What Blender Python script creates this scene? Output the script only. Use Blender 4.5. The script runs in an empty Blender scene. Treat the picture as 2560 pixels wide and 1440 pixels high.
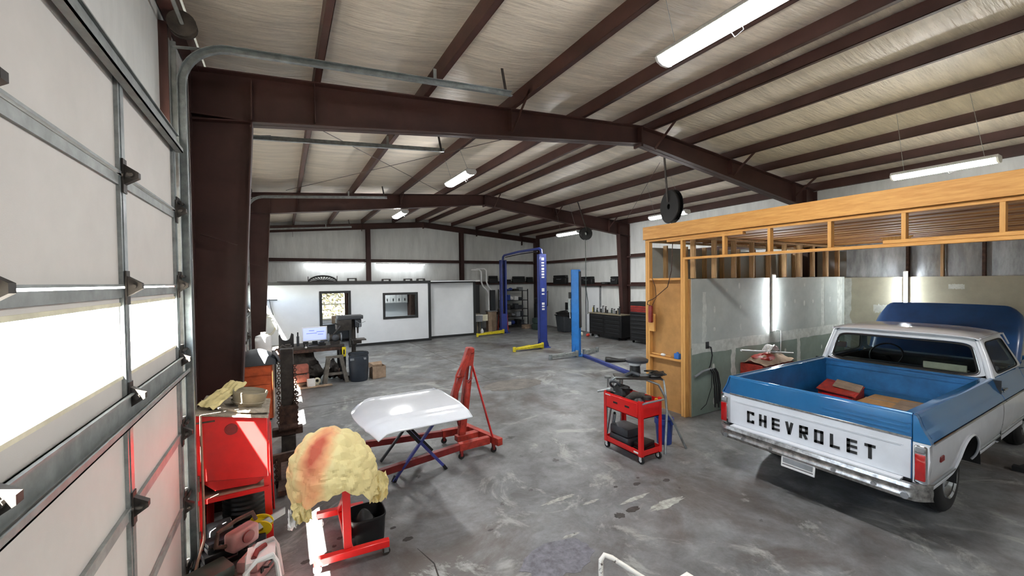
import bpy, bmesh, math, random
from mathutils import Vector, Matrix, noise
random.seed(7)
scene = bpy.context.scene
COL = scene.collection
R = math.radians
# ------------------------------------------------------------------ camera
F, YAW, PIT, ROL, CH = 1005.0, R(29.6), R(-1.05), R(-0.75), 2.45
_r = Vector((math.cos(YAW), -math.sin(YAW), 0)); _f = Vector((math.sin(YAW), math.cos(YAW), 0)); _u = Vector((0, 0, 1))
_f2 = _f*math.cos(PIT) + _u*math.sin(PIT); _u2 = _u*math.cos(PIT) - _f*math.sin(PIT)
_r3 = _r*math.cos(ROL) + _u2*math.sin(ROL); _u3 = _u2*math.cos(ROL) - _r*math.sin(ROL)
cam_d = bpy.data.cameras.new('camera'); cam = bpy.data.objects.new('camera', cam_d); COL.objects.link(cam)
cam_d.sensor_width = 36.0; cam_d.lens = 36.0*F/2560.0; cam_d.clip_start = 0.05; cam_d.clip_end = 300
cam.matrix_world = Matrix(((_r3.x, _u3.x, -_f2.x, 0), (_r3.y, _u3.y, -_f2.y, 0), (_r3.z, _u3.z, -_f2.z, CH), (0, 0, 0, 1)))
scene.camera = cam
# ------------------------------------------------------------------ light
scene.view_settings.view_transform = 'Standard'; scene.view_settings.look = 'None'
scene.view_settings.exposure = 0.12; scene.view_settings.gamma = 1.0; scene.view_settings.use_curve_mapping = False
FIX_E, TUBE_E, BOOTH_E, SKY_E, SUN_E = 168.0, 30.0, 190.0, 3.2, 480.0
w = bpy.data.worlds.new('sky'); scene.world = w; w.use_nodes = True
nt = w.node_tree; bg = nt.nodes['Background']; sky = nt.nodes.new('ShaderNodeTexSky')
sky.sky_type = 'NISHITA'; sky.sun_disc = False; sky.sun_elevation = R(56); sky.sun_rotation = R(220); sky.air_density = 1.0
mixw = nt.nodes.new('ShaderNodeMixRGB'); mixw.inputs[0].default_value = 0.55; mixw.inputs[2].default_value = (6.0, 6.2, 6.6, 1)
nt.links.new(sky.outputs[0], mixw.inputs[1]); nt.links.new(mixw.outputs[0], bg.inputs[0]); bg.inputs[1].default_value = SKY_E
SUN_DIR = Vector((0.47, 0.42, -1.0)).normalized()
sun_d = bpy.data.lights.new('sun', 'SUN'); sun_d.energy = SUN_E; sun_d.angle = R(0.6); sun_d.color = (1.0, 0.95, 0.86)
sun = bpy.data.objects.new('sun', sun_d); COL.objects.link(sun); sun.location = (-6, -5, 12)
sun.rotation_euler = SUN_DIR.to_track_quat('-Z', 'Y').to_euler()
try:
    scene.cycles.max_bounces = 8; scene.cycles.diffuse_bounces = 5; scene.cycles.transparent_max_bounces = 12
    scene.cycles.sample_clamp_indirect = 6.0; scene.cycles.use_denoising = True; scene.cycles.caustics_reflective = False; scene.cycles.caustics_refractive = False
except Exception: pass
# ------------------------------------------------------------------ materials
def srgb(h):
    h = h.lstrip('#'); v = [int(h[i:i+2], 16)/255 for i in (0, 2, 4)]
    return tuple(c/12.92 if c <= 0.04045 else ((c+0.055)/1.055)**2.4 for c in v) + (1,)
MATS = {}
def mat(name, col, rough=0.6, metal=0.0, var=0.12, vscale=6.0, bump=0.0, bscale=60.0, stretch=(1, 1, 1), emit=0.0, coat=0.0, col2=None, spec=0.5, lo=0.35, hi=0.65, bdist=0.01):
    if name in MATS: return MATS[name]
    m = bpy.data.materials.new(name); m.use_nodes = True; n = m.node_tree.nodes; l = m.node_tree.links
    b = n['Principled BSDF']; c = srgb(col) if isinstance(col, str) else col
    b.inputs['Roughness'].default_value = rough; b.inputs['Metallic'].default_value = metal
    b.inputs['Specular IOR Level'].default_value = spec; b.inputs['Coat Weight'].default_value = coat; b.inputs['Coat Roughness'].default_value = 0.06
    b.inputs['Base Color'].default_value = c
    if var > 0 or bump > 0:
        tc = n.new('ShaderNodeTexCoord'); mp = n.new('ShaderNodeMapping'); mp.inputs['Scale'].default_value = stretch
        l.new(tc.outputs['Object'], mp.inputs[0])
    if var > 0:
        nz = n.new('ShaderNodeTexNoise'); nz.inputs['Scale'].default_value = vscale; nz.inputs['Detail'].default_value = 6; nz.inputs['Roughness'].default_value = 0.65
        cr = n.new('ShaderNodeValToRGB'); c2 = srgb(col2) if col2 else tuple(x*(1-2.2*var) for x in c[:3]) + (1,)
        c1 = c if col2 else tuple(min(1, x*(1+var)) for x in c[:3]) + (1,)
        cr.color_ramp.elements[0].color = c2; cr.color_ramp.elements[1].color = c1
        cr.color_ramp.elements[0].position = lo; cr.color_ramp.elements[1].position = hi
        l.new(mp.outputs[0], nz.inputs[0]); l.new(nz.outputs[0], cr.inputs[0]); l.new(cr.outputs[0], b.inputs['Base Color'])
    if bump > 0:
        nb = n.new('ShaderNodeTexNoise'); nb.inputs['Scale'].default_value = bscale; nb.inputs['Detail'].default_value = 4
        bp = n.new('ShaderNodeBump'); bp.inputs['Strength'].default_value = bump; bp.inputs['Distance'].default_value = bdist
        l.new(mp.outputs[0], nb.inputs[0]); l.new(nb.outputs[0], bp.inputs['Height']); l.new(bp.outputs[0], b.inputs['Normal'])
    if emit > 0:
        b.inputs['Emission Color'].default_value = c; b.inputs['Emission Strength'].default_value = emit
    MATS[name] = m; return m
def glass(name, tint, gloss=0.06):
    m = bpy.data.materials.new(name); m.use_nodes = True; n = m.node_tree.nodes; l = m.node_tree.links; n.clear()
    o = n.new('ShaderNodeOutputMaterial'); t = n.new('ShaderNodeBsdfTransparent'); t.inputs[0].default_value = tint
    g = n.new('ShaderNodeBsdfGlossy'); g.inputs['Roughness'].default_value = 0.02; lw = n.new('ShaderNodeLayerWeight'); lw.inputs[0].default_value = 0.12; fr = n.new('ShaderNodeMath'); fr.operation = 'MULTIPLY'; fr.inputs[1].default_value = 0.35; l.new(lw.outputs[1], fr.inputs[0])
    mx = n.new('ShaderNodeMixShader'); l.new(fr.outputs[0], mx.inputs[0]); l.new(t.outputs[0], mx.inputs[1]); l.new(g.outputs[0], mx.inputs[2]); l.new(mx.outputs[0], o.inputs[0])
    MATS[name] = m; return m
def floor_mat():
    m = bpy.data.materials.new('concrete_floor'); m.use_nodes = True; n = m.node_tree.nodes; l = m.node_tree.links; b = n['Principled BSDF']
    tc = n.new('ShaderNodeTexCoord')
    def nz(scale, det=6, rough=0.6, dist=0.0, off=(0, 0, 0)):
        mp = n.new('ShaderNodeMapping'); mp.inputs['Location'].default_value = off; l.new(tc.outputs['Object'], mp.inputs[0])
        t = n.new('ShaderNodeTexNoise'); t.inputs['Scale'].default_value = scale; t.inputs['Detail'].default_value = det; t.inputs['Roughness'].default_value = rough; t.inputs['Distortion'].default_value = dist
        l.new(mp.outputs[0], t.inputs[0]); return t.outputs[0]
    def ramp(src, a, bb, ca, cb):
        r = n.new('ShaderNodeValToRGB'); e = r.color_ramp.elements; e[0].position = a; e[1].position = bb; e[0].color = ca; e[1].color = cb; l.new(src, r.inputs[0]); return r.outputs[0]
    def mix(fac, a, bb, mode='MIX'):
        x = n.new('ShaderNodeMixRGB'); x.blend_type = mode
        if isinstance(fac, float): x.inputs[0].default_value = fac
        else: l.new(fac, x.inputs[0])
        for i, s in ((1, a), (2, bb)):
            if isinstance(s, tuple): x.inputs[i].default_value = s
            else: l.new(s, x.inputs[i])
        return x.outputs[0]
    W, K = (1, 1, 1, 1), (0, 0, 0, 1)
    base = ramp(nz(0.9, 8, 0.7, 0.6), 0.38, 0.62, srgb('#4f4f4f'), srgb('#7d7f80'))
    c = mix(0.5, base, ramp(nz(3.1, 10, 0.75, 0.4, (5, 2, 0)), 0.38, 0.64, srgb('#4d4c4a'), srgb('#868889')))
    c = mix(ramp(nz(0.55, 9, 0.68, 1.0, (13, 7, 0)), 0.50, 0.66, K, (0.8, 0.8, 0.8, 1)), c, srgb('#453a33'))          # brown oil stains
    c = mix(ramp(nz(0.8, 9, 0.72, 1.6, (2, 31, 0)), 0.56, 0.63, K, (0.7, 0.7, 0.7, 1)), c, srgb('#9a9b96'))                # worn pale patches
    c = mix(ramp(nz(2.4, 6, 0.6, 0.3, (40, 3, 0)), 0.66, 0.70, K, (0.85, 0.85, 0.85, 1)), c, srgb('#2c2826'))              # oil drips
    c = mix(ramp(nz(9.0, 5, 0.7, 0.2, (9, 9, 0)), 0.69, 0.73, K, (0.6, 0.6, 0.6, 1)), c, srgb('#a0a09a'))
    c = mix(ramp(nz(34, 4, 0.7), 0.30, 0.48, (0.22, 0.22, 0.22, 1), K), c, srgb('#4a4845'))
    l.new(c, b.inputs['Base Color'])
    rr = ramp(nz(1.7, 6, 0.6, 0.5, (3, 8, 0)), 0.35, 0.7, (0.34, 0.34, 0.34, 1), (0.62, 0.62, 0.62, 1)); l.new(rr, b.inputs['Roughness'])
    bp = n.new('ShaderNodeBump'); bp.inputs['Strength'].default_value = 0.22; bp.inputs['Distance'].default_value = 0.01; l.new(nz(26, 6, 0.7), bp.inputs['Height']); l.new(bp.outputs[0], b.inputs['Normal'])
    MATS['concrete_floor'] = m; return m
def wood_mat(name, a, bcol, stretch, knots=True):
    m = mat(name, a, 0.62, var=0.2, vscale=3.0, stretch=stretch, bump=0.15, bscale=20, col2=bcol, lo=0.3, hi=0.72); return m
M = {}
def defmats():
    M['maroon'] = mat('maroon_primer_steel', '#38221e', 0.55, var=0.12, vscale=3, spec=0.3)
    M['galv'] = mat('galvanized_steel', '#9aa0a0', 0.38, 0.75, var=0.15, vscale=10)
    M['galv_dull'] = mat('dull_galvanized', '#8f9391', 0.5, 0.4, var=0.12, vscale=8)
    M['insul'] = mat('white_vinyl_insulation', '#e6dac9', 0.38, var=0.09, vscale=1.4, bump=0.8, bscale=5.0, stretch=(0.55, 5.0, 1.0), spec=0.5, bdist=0.03)
    M['wallins'] = mat('white_wall_insulation', '#d2d3d0', 0.42, var=0.06, vscale=1.2, bump=0.45, bscale=5.0, stretch=(3.0, 3.0, 0.6), bdist=0.02)
    M['silverins'] = mat('grey_foil_insulation', '#a9aeb0', 0.4, 0.15, var=0.18, vscale=3, bump=0.5, bscale=7, stretch=(2, 2, .5), bdist=0.02)
    M['doorp'] = mat('door_panel_grey', '#c9c4be', 0.55, var=0.03, vscale=2, bump=0.06, bscale=200)
    M['floor'] = floor_mat()
    M['patch'] = mat('slate_floor_patch', '#6a6970', 0.6, var=0.2, vscale=14, bump=0.2, bscale=60)
    M['patch2'] = mat('brown_grey_patch', '#69645e', 0.65, var=0.2, vscale=5, bump=0.2, bscale=40)
    M['stain'] = mat('oil_stain', '#393532', 0.6, var=.25, vscale=20); M['scuff'] = mat('pale_scuff', '#9b9b94', 0.8, var=.2, vscale=16)
    M['crack'] = mat('crack_dark', '#3c3835', 0.9, var=0.1)
    M['officew'] = mat('white_office_paint', '#dfe2e4', 0.5, var=0.02, vscale=2, bump=0.05, bscale=120)
    M['blacktrim'] = mat('black_trim', '#1d1f20', 0.5, var=0.1)
    M['black'] = mat('black_plastic', '#0c0c0d', 0.5, var=0.15, vscale=8)
    M['blackrub'] = mat('black_rubber', '#121212', 0.75, var=0.2, vscale=20)
    M['darkgrey'] = mat('dark_grey_plastic', '#33363a', 0.5, var=0.12)
    M['darksteel'] = mat('dark_steel', '#3a3531', 0.55, 0.35, var=0.25, vscale=9)
    M['rust'] = mat('rusty_steel', '#4b352b', 0.75, 0.2, var=0.3, vscale=14, bump=0.2)
    M['red'] = mat('red_enamel', '#cf1d1c', 0.3, var=0.06, vscale=5, coat=0.3)
    M['redold'] = mat('worn_red_paint', '#a83427', 0.5, var=0.22, vscale=9)
    M['reddark'] = mat('dark_red_paint', '#7a1f1d', 0.5, var=0.15, vscale=8)
    M['orange'] = mat('orange_paint', '#c0542a', 0.5, var=0.15, vscale=6)
    M['pine'] = wood_mat('pine_lumber_y', '#d9a45c', '#b97f3c', (14, 1.2, 14))
    M['pinez'] = wood_mat('pine_lumber_z', '#dba862', '#bd8744', (14, 14, 1.2))
    M['pinedull'] = wood_mat('pine_lumber_dull', '#c4a276', '#94744a', (14, 14, 1.2))
    M['plank'] = wood_mat('ceiling_plank_wood', '#c48a48', '#8a5525', (9, 0.7, 9))
    M['osb'] = mat('brown_kraft_sheathing', '#ad7f48', 0.7, var=0.1, vscale=3)
    M['drywall'] = mat('grey_drywall', '#aeb3ae', 0.85, var=0.07, vscale=1.5)
    M['greenboard'] = mat('green_drywall', '#7d8a80', 0.85, var=0.08, vscale=1.8)
    M['tandry'] = mat('tan_drywall', '#aba794', 0.85, var=0.07, vscale=1.5)
    M['mud'] = mat('joint_compound', '#c3c7c0', 0.9, var=0.1, vscale=7)
    M['light'] = mat('led_diffuser', '#ffffff', 0.4, var=0, emit=FIX_E)
    M['tube'] = mat('tube_glow', '#f6fbff', 0.4, var=0, emit=TUBE_E)
    M['boothtube'] = mat('booth_tube_glow', '#f4fbff', 0.4, var=0, emit=BOOTH_E)
    M['white'] = mat('white_plastic', '#d8d8d6', 0.4, var=0.05)
    M['whitepaint'] = mat('white_gloss_paint', '#e3e5e8', 0.12, var=0.015, coat=0.6)
    M['truckwhite'] = mat('truck_white_paint', '#d3d7dc', 0.18, var=0.03, vscale=4, coat=0.6)
    M['truckblue'] = mat('truck_blue_paint', '#2a6fa6', 0.14, 0.25, var=0.05, vscale=3, coat=0.8)
    M['bedblue'] = mat('faded_bed_blue', '#215f92', 0.4, var=0.15, vscale=4)
    M['shadeblue'] = mat('shaded_hood_blue', '#1f4a7c', 0.3, var=0.1, vscale=3, coat=0.2)  # truck blue with the raised hood's shade put into the colour
    M['chrome'] = mat('chrome', '#c9ced2', 0.14, 1.0, var=0.06, vscale=6)
    M['pittedchrome'] = mat('pitted_chrome', '#b4b3b0', 0.28, 0.9, var=0.25, vscale=18)
    M['redlens'] = mat('red_tail_lens', '#a80f12', 0.12, var=0.08, vscale=12, coat=0.8)
    M['lblue'] = mat('lift_blue', '#26357c', 0.35, var=0.1, vscale=4, coat=0.2)
    M['lblue2'] = mat('bright_lift_blue', '#2176c4', 0.3, var=0.08, vscale=4, coat=0.3)
    M['yellow'] = mat('lift_arm_yellow', '#cdbb25', 0.5, var=0.15, vscale=10)
    M['paper'] = mat('yellow_masking_paper', '#d9c98f', 0.75, var=0.1, vscale=6, bump=0.3, bscale=22)
    M['newsp'] = mat('newspaper', '#938878', 0.85, var=0.2, vscale=24)
    M['card'] = mat('cardboard', '#b58a58', 0.8, var=0.12, vscale=6)
    M['carddull'] = mat('old_cardboard', '#9c8670', 0.85, var=0.15, vscale=6)
    M['bluestand'] = mat('blue_leg_paint', '#3a3f86', 0.45, var=0.1)
    M['bluebucket'] = mat('blue_bucket_plastic', '#23387f', 0.4, var=0.08)
    M['barrel'] = mat('slate_barrel_plastic', '#262d36', 0.45, var=0.08)
    M['tan'] = mat('tan_steel', '#877d68', 0.55, var=0.12)
    M['cream'] = mat('cream_plastic', '#d8d2b8', 0.5, var=0.08)
    M['yellowbright'] = mat('safety_yellow', '#d8c413', 0.45, var=0.08)
    M['pink'] = mat('pinkish_plastic', '#b98a88', 0.5, var=0.1)
    M['greendark'] = mat('dark_green_plastic', '#2c3a33', 0.5, var=0.15)
    M['grey'] = mat('grey_paint', '#7d8083', 0.5, var=0.1)
    M['screen'] = mat('lit_screen', '#b9c4f0', 0.3, var=0, emit=0.5)
    M['screenblue'] = mat('lit_screen_blue', '#5a6cc0', 0.3, var=0, emit=0.4)
    M['asph'] = mat('outside_concrete', '#b9b4aa', 0.9, var=0.1)
    M['leaf'] = mat('yellow_green_leaf', (.028, .026, .006, 1), 0.7, var=0.2, vscale=3)
    M['fuel'] = mat('dusty_red_brown', '#8c4d3f', .7, var=.2, vscale=9)
    M['weather'] = mat('weathered_wood_grey', '#5f5a52', .8, var=.2, vscale=9)
    M['plank2'] = wood_mat('ceiling_plank_pale', '#d6a263', '#a4703a', (9, 0.7, 9)); M['plank3'] = wood_mat('ceiling_plank_deep', '#b3763a', '#6f4019', (9, 0.7, 9))
    M['bark'] = mat('bark', '#5a4636', 0.9, var=0.2)
    M['cloth'] = mat('dark_cloth', '#3d3833', 0.9, var=0.25, vscale=12, bump=0.4, bscale=30)
    M['bluebox'] = mat('blue_box_plastic', '#2a66b0', 0.4, var=0.05)
    M['vinyl'] = mat('dark_vinyl', '#24262a', 0.45, var=0.12)
    M['glass'] = glass('clear_glass', (0.95, 0.97, 0.97, 1)); M['carglass'] = glass('tinted_car_glass', (0.50, 0.55, 0.55, 1))
    M['dust'] = mat('dusty_steel', '#9c7f6c', 0.8, var=0.15, vscale=8)
defmats()
# ------------------------------------------------------------------ mesh helper
def rotm(rx=0, ry=0, rz=0): return Matrix.Rotation(rz, 3, 'Z') @ Matrix.Rotation(ry, 3, 'Y') @ Matrix.Rotation(rx, 3, 'X')
def frame(d, up=(0, 0, 1)):
    d = Vector(d).normalized(); up = Vector(up)
    if abs(d.dot(up)) > 0.98: up = Vector((1, 0, 0)) if abs(d.x) < 0.9 else Vector((0, 1, 0))
    s = d.cross(up).normalized(); return d, s, s.cross(d).normalized()
OFF = {}
class MB:
    def __init__(s): s.v = []; s.f = []
    def add(s, vs, fs):
        o = len(s.v); s.v += [Vector(p) for p in vs]; s.f += [tuple(i+o for i in f) for f in fs]; return s
    def box(s, c, d, rot=None):
        x, y, z = d[0]/2, d[1]/2, d[2]/2; vs = [Vector((i*x, j*y, k*z)) for i in (-1, 1) for j in (-1, 1) for k in (-1, 1)]
        if rot is not None: vs = [rot @ p for p in vs]
        c = Vector(c); return s.add([p+c for p in vs], [(0, 1, 3, 2), (4, 6, 7, 5), (0, 4, 5, 1), (2, 3, 7, 6), (0, 2, 6, 4), (1, 5, 7, 3)])
    def bx(s, x0, x1, y0, y1, z0, z1): return s.box(((x0+x1)/2, (y0+y1)/2, (z0+z1)/2), (abs(x1-x0), abs(y1-y0), abs(z1-z0)))
    def bar(s, a, b, w, h=None, up=(0, 0, 1)):
        h = h or w; a = Vector(a); b = Vector(b); d, sd, u = frame(b-a, up); vs = []
        for p in (a, b):
            for i, j in ((-1, -1), (1, -1), (1, 1), (-1, 1)): vs.append(p + sd*i*w/2 + u*j*h/2)
        return s.add(vs, [(3, 2, 1, 0), (4, 5, 6, 7), (0, 1, 5, 4), (1, 2, 6, 5), (2, 3, 7, 6), (3, 0, 4, 7)])
    def tube(s, pts, r, n=8, cap=True):
        pts = [Vector(p) for p in pts]; rs = r if isinstance(r, (list, tuple)) else [r]*len(pts); vs = []; fs = []; pu = None
        for i, p in enumerate(pts):
            d = (pts[min(i+1, len(pts)-1)] - pts[max(i-1, 0)]).normalized()
            if pu is None: _, sd, u = frame(d)
            else:
                sd = d.cross(pu); sd = sd.normalized() if sd.length > 1e-6 else frame(d)[1]; u = sd.cross(d).normalized()
            pu = u
            for k in range(n): a = 2*math.pi*k/n; vs.append(p + sd*math.cos(a)*rs[i] + u*math.sin(a)*rs[i])
        for i in range(len(pts)-1):
            for k in range(n): fs.append((i*n+k, i*n+(k+1) % n, (i+1)*n+(k+1) % n, (i+1)*n+k))
        if cap: fs.append(tuple(range(n))[::-1]); fs.append(tuple(range((len(pts)-1)*n, len(pts)*n)))
        return s.add(vs, fs)
    def cyl(s, a, b, r, r2=None, n=16): return s.tube([a, b], [r, r if r2 is None else r2], n)
    def lathe(s, prof, c=(0, 0, 0), axis=(0, 0, 1), n=24, a0=0, a1=2*math.pi):
        d, sd, u = frame(axis, (0, 1, 0)) if abs(Vector(axis).normalized().y) < 0.9 else frame(axis); c = Vector(c); vs = []; fs = []
        full = abs(a1-a0-2*math.pi) < 1e-6; m = n if full else n+1
        for r, h in prof:
            for k in range(m): a = a0+(a1-a0)*k/n; vs.append(c + d*h + (sd*math.cos(a)+u*math.sin(a))*max(r, 1e-4))
        for i in range(len(prof)-1):
            for k in range(n): k2 = (k+1) % m; fs.append((i*m+k, i*m+k2, (i+1)*m+k2, (i+1)*m+k))
        return s.add(vs, fs)
    def prism(s, poly, o, ux, uy, depth):
        o, ux, uy = Vector(o), Vector(ux), Vector(uy); nn = ux.cross(uy).normalized()*depth; k = len(poly)
        a = [o + ux*p[0] + uy*p[1] for p in poly]; return s.add(a + [p+nn for p in a], [tuple(range(k))[::-1], tuple(range(k, 2*k))] + [(i, (i+1) % k, k+(i+1) % k, k+i) for i in range(k)])
    def grid(s, fn, nu, nv, thick=None):
        vs = [Vector(fn(i/nu, j/nv)) for i in range(nu+1) for j in range(nv+1)]; st = nv+1
        fs = [(i*st+j, (i+1)*st+j, (i+1)*st+j+1, i*st+j+1) for i in range(nu) for j in range(nv)]
        if thick is not None:
            t = Vector(thick); m = len(vs); vs2 = [p+t for p in vs]; f2 = [tuple(q+m for q in f[::-1]) for f in fs]
            rim = [i*st for i in range(nu+1)] + [nu*st+j for j in range(1, nv+1)] + [i*st+nv for i in range(nu-1, -1, -1)] + [j for j in range(nv-1, 0, -1)]
            f3 = [(rim[i], rim[(i+1) % len(rim)], rim[(i+1) % len(rim)]+m, rim[i]+m) for i in range(len(rim))]; vs += vs2; fs += f2 + f3
        return s.add(vs, fs)
    def ball(s, c, r, n=12, m=8, wob=0.0, seed=0):
        r = r if isinstance(r, (list, tuple)) else (r, r, r); c = Vector(c); vs = []; fs = []
        for j in range(m+1):
            t = math.pi*j/m
            for i in range(n):
                a = 2*math.pi*i/n; d = Vector((math.sin(t)*math.cos(a), math.sin(t)*math.sin(a), math.cos(t))); k = 1+wob*noise.noise(d*1.9+Vector((seed, 0, 0)))
                vs.append(c + Vector((d.x*r[0], d.y*r[1], d.z*r[2]))*k)
        for j in range(m):
            for i in range(n): fs.append((j*n+i, (j+1)*n+i, (j+1)*n+(i+1) % n, j*n+(i+1) % n))
        return s.add(vs, fs)
    def torus(s, c, R0, r, axis=(0, 0, 1), n=20, m=8, sx=1.0):
        d, sd, u = frame(axis); c = Vector(c); pts = [c + sd*math.cos(2*math.pi*k/n)*R0 + u*math.sin(2*math.pi*k/n)*R0*sx for k in range(n)]
        vs = []; fs = []
        for k in range(n):
            rad = (pts[k]-c).normalized()
            for j in range(m): a = 2*math.pi*j/m; vs.append(pts[k] + rad*math.cos(a)*r + d*math.sin(a)*r)
        for k in range(n):
            for j in range(m): fs.append((k*m+j, ((k+1) % n)*m+j, ((k+1) % n)*m+(j+1) % m, k*m+(j+1) % m))
        return s.add(vs, fs)
    def xf(s, mtx):
        s.v = [mtx @ p for p in s.v]; return s
    def build(s, name, m, parent=None, bevel=0.0, smooth=True, ang=38, kind=None, label=None, seg=1):
        root = parent
        while root is not None and root.parent is not None: root = root.parent
        off = OFF.get(root.name) if root is not None else None
        me = bpy.data.meshes.new(name); me.from_pydata([p-off for p in s.v] if off is not None else s.v, [], s.f); me.validate()
        bm = bmesh.new(); bm.from_mesh(me)
        bmesh.ops.remove_doubles(bm, verts=bm.verts, dist=1e-5); bmesh.ops.recalc_face_normals(bm, faces=bm.faces)
        if bevel > 0: bmesh.ops.bevel(bm, geom=[e for e in bm.edges if len(e.link_faces) == 2 and e.calc_face_angle(0) > 0.6], offset=bevel, segments=seg, affect='EDGES', profile=0.6, clamp_overlap=True)
        bm.to_mesh(me); bm.free()
        if smooth: me.shade_smooth(); me.set_sharp_from_angle(angle=R(ang))
        me.materials.append(M[m] if isinstance(m, str) else m)
        o = bpy.data.objects.new(name, me); COL.objects.link(o)
        if parent is not None: o.parent = parent
        if kind: o['kind'] = kind
        if label: o['label'] = label
        return o
def thing(name, label=None, cat=None, loc=(0, 0, 0), rz=0.0, group=None, world=True, kind=None):
    o = bpy.data.objects.new(name, None); COL.objects.link(o); o.location = loc; o.rotation_euler = (0, 0, rz); o.empty_display_size = 0.1
    if label: o['label'] = label
    if cat: o['category'] = cat
    if group: o['group'] = group
    if kind: o['kind'] = kind
    if world: OFF[o.name] = Vector(loc)
    return o
def struct(name, label=None):
    return thing(name, label, None, (0, 0, 0), kind='structure')
def tag(o, label, cat, group=None):
    o['label'] = label; o['category'] = cat
    if group: o['group'] = group
    return o
def dup(o, loc=None, label=None, rz=None):
    def cp(a, par):
        c = a.copy(); COL.objects.link(c); c.parent = par
        for ch in a.children: cp(ch, c)
        return c
    c = cp(o, None)
    if loc: c.location = loc
    if rz is not None: c.rotation_euler = (0, 0, rz)
    if label: c['label'] = label
    return c
def pieces(name, mname, dims, locs, parent, bevel=0.0, labels=None):
    """alike boxes sharing one mesh, each an object under parent (parent at the world origin)"""
    o0 = MB().box((0, 0, 0), dims).build(name, mname, parent, bevel); out = [o0]; o0.location = locs[0]
    for p in locs[1:]:
        c = o0.copy(); COL.objects.link(c); c.location = p; out.append(c)
    return out
# ================================================================== SETTING
LX, RX, BY, NY = -0.85, 12.45, 18.95, -8.2
RIDGE = 5.85
def roof(x): return 4.79 + 0.0833*(min(x, 2*RIDGE-x) + 0.25)   # top of the rafters
flo = MB().bx(LX-0.1, RX+0.1, NY-0.1, BY+0.1, -0.15, 0.0).build('floor', 'floor', None, smooth=False); flo['kind'] = 'structure'
def blobpoly(cx, cy, rx, ry, n, seed, wob=0.25):
    return [(cx+rx*math.cos(2*math.pi*i/n)*(1+wob*noise.noise(Vector((3*math.cos(2*math.pi*i/n), 3*math.sin(2*math.pi*i/n), seed)))), cy+ry*math.sin(2*math.pi*i/n)*(1+wob*noise.noise(Vector((3*math.cos(2*math.pi*i/n), 3*math.sin(2*math.pi*i/n), seed+9))))) for i in range(n)]
for k, (cx, cy, rx, ry, mm) in enumerate(((2.06, 2.86, .34, .22, 'patch'), (1.42, 2.52, .62, .30, 'patch2'), (4.65, 8.2, .75, .42, 'patch2'))):
    MB().prism(blobpoly(cx, cy, rx, ry, 40, k*3.1+1), (0, 0, 0.0), (1, 0, 0), (0, 1, 0), 0.002+0.001*k).build('floor_patch', mm, flo)
for k, (cx, cy, rx, ry) in enumerate(((2.98, 3.05, .06, .045), (3.18, 3.06, .085, .04), (3.62, 3.42, .05, .03), (3.75, 3.52, .022, .015), (1.72, 3.52, .03, .015), (3.36, 3.5, .025, .02), (4.0, 3.3, .05, .03), (.98, 3.8, .05, .03), (.12, 3.95, .04, .025), (.9, 4.05, .03, .02), (.42, 4.15, .025, .02), (.36, 4.05, .02, .015), (.3, 3.98, .03, .02))): MB().prism(blobpoly(cx, cy, rx, ry, 22, k*5.7, .45), (0, 0, 0), (1, 0, 0), (0, 1, 0), .0012).build('floor_stain', 'stain', flo)
for k, (cx, cy, rx, ry) in enumerate(((2.62, 3.62, .22, .03), (3.35, 3.2, .2, .03), (2.9, 3.4, .1, .02), (3.6, 2.95, .25, .05), (2.35, 3.05, .09, .02))): MB().prism(blobpoly(cx, cy, rx, ry, 40, k*7.1+3, .8), (0, 0, 0), (1, 0, 0), (0, 1, 0), .001).build('floor_scuff', 'scuff', flo)
pts = [(1.02, 3.62), (1.09, 3.35), (1.07, 3.18), (1.1, 3.0), (1.08, 2.85)]
MB().tube([(x, y, 0.0) for x, y in pts], [.002, .006, .007, .005, .002], 6).build('floor_crack', 'crack', flo)
MB().bx(-0.8, 6.0, 8.88, 8.895, -0.001, 0.0015).build('control_joint', 'crack', flo)
MB().bx(4.42, 4.432, 9, 18.9, -0.001, 0.0015).build('control_joint', 'crack', flo)
# walls
DOORS = [(-0.85, 4.3), (6.75, 11.15), (13.25, 17.65)]; DZ = 3.68
wl = struct('wall_left'); MBw = MB(); ys = [NY-.1] + [y for d in DOORS for y in d] + [BY+.1]
for i in range(0, len(ys), 2): MBw.bx(LX-.08, LX, ys[i], ys[i+1], 0, 4.95)
for a, b in DOORS: MBw.bx(LX-.08, LX, a, b, DZ, 4.95)
MBw.build('insulation_sheet', 'wallins', wl, smooth=False)
wr = struct('wall_right'); MB().bx(RX, RX+.08, NY-.1, BY+.1, 0, 4.95).build('insulation_sheet', 'wallins', wr, smooth=False)
wb = struct('wall_back'); WX0, WX1, WZ0, WZ1 = 1.3, 2.3, 0.95, 2.12        # window of the office in the back wall
def gable(mb, x0, x1, z0, y):
    mb.prism([(x0, z0), (x1, z0), (x1, roof(x1)+.25), (RIDGE, roof(RIDGE)+.25), (x0, roof(x0)+.25)] if x0 < RIDGE < x1 else [(x0, z0), (x1, z0), (x1, roof(x1)+.25), (x0, roof(x0)+.25)], (0, y, 0), (1, 0, 0), (0, 0, 1), -0.08)
g = MB(); gable(g, LX-.08, WX0, 0, BY); gable(g, WX1, RX+.08, 0, BY); g.bx(WX0, WX1, BY, BY+.08, 0, WZ0); g2 = MB(); gable(g, WX0, WX1, WZ1, BY)
g.build('insulation_sheet', 'wallins', wb, smooth=False)
wn = struct('wall_front'); g = MB(); gable(g, LX-.08, RX+.08, 0, NY-.08); g.build('insulation_sheet', 'wallins', wn, smooth=False)
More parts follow.
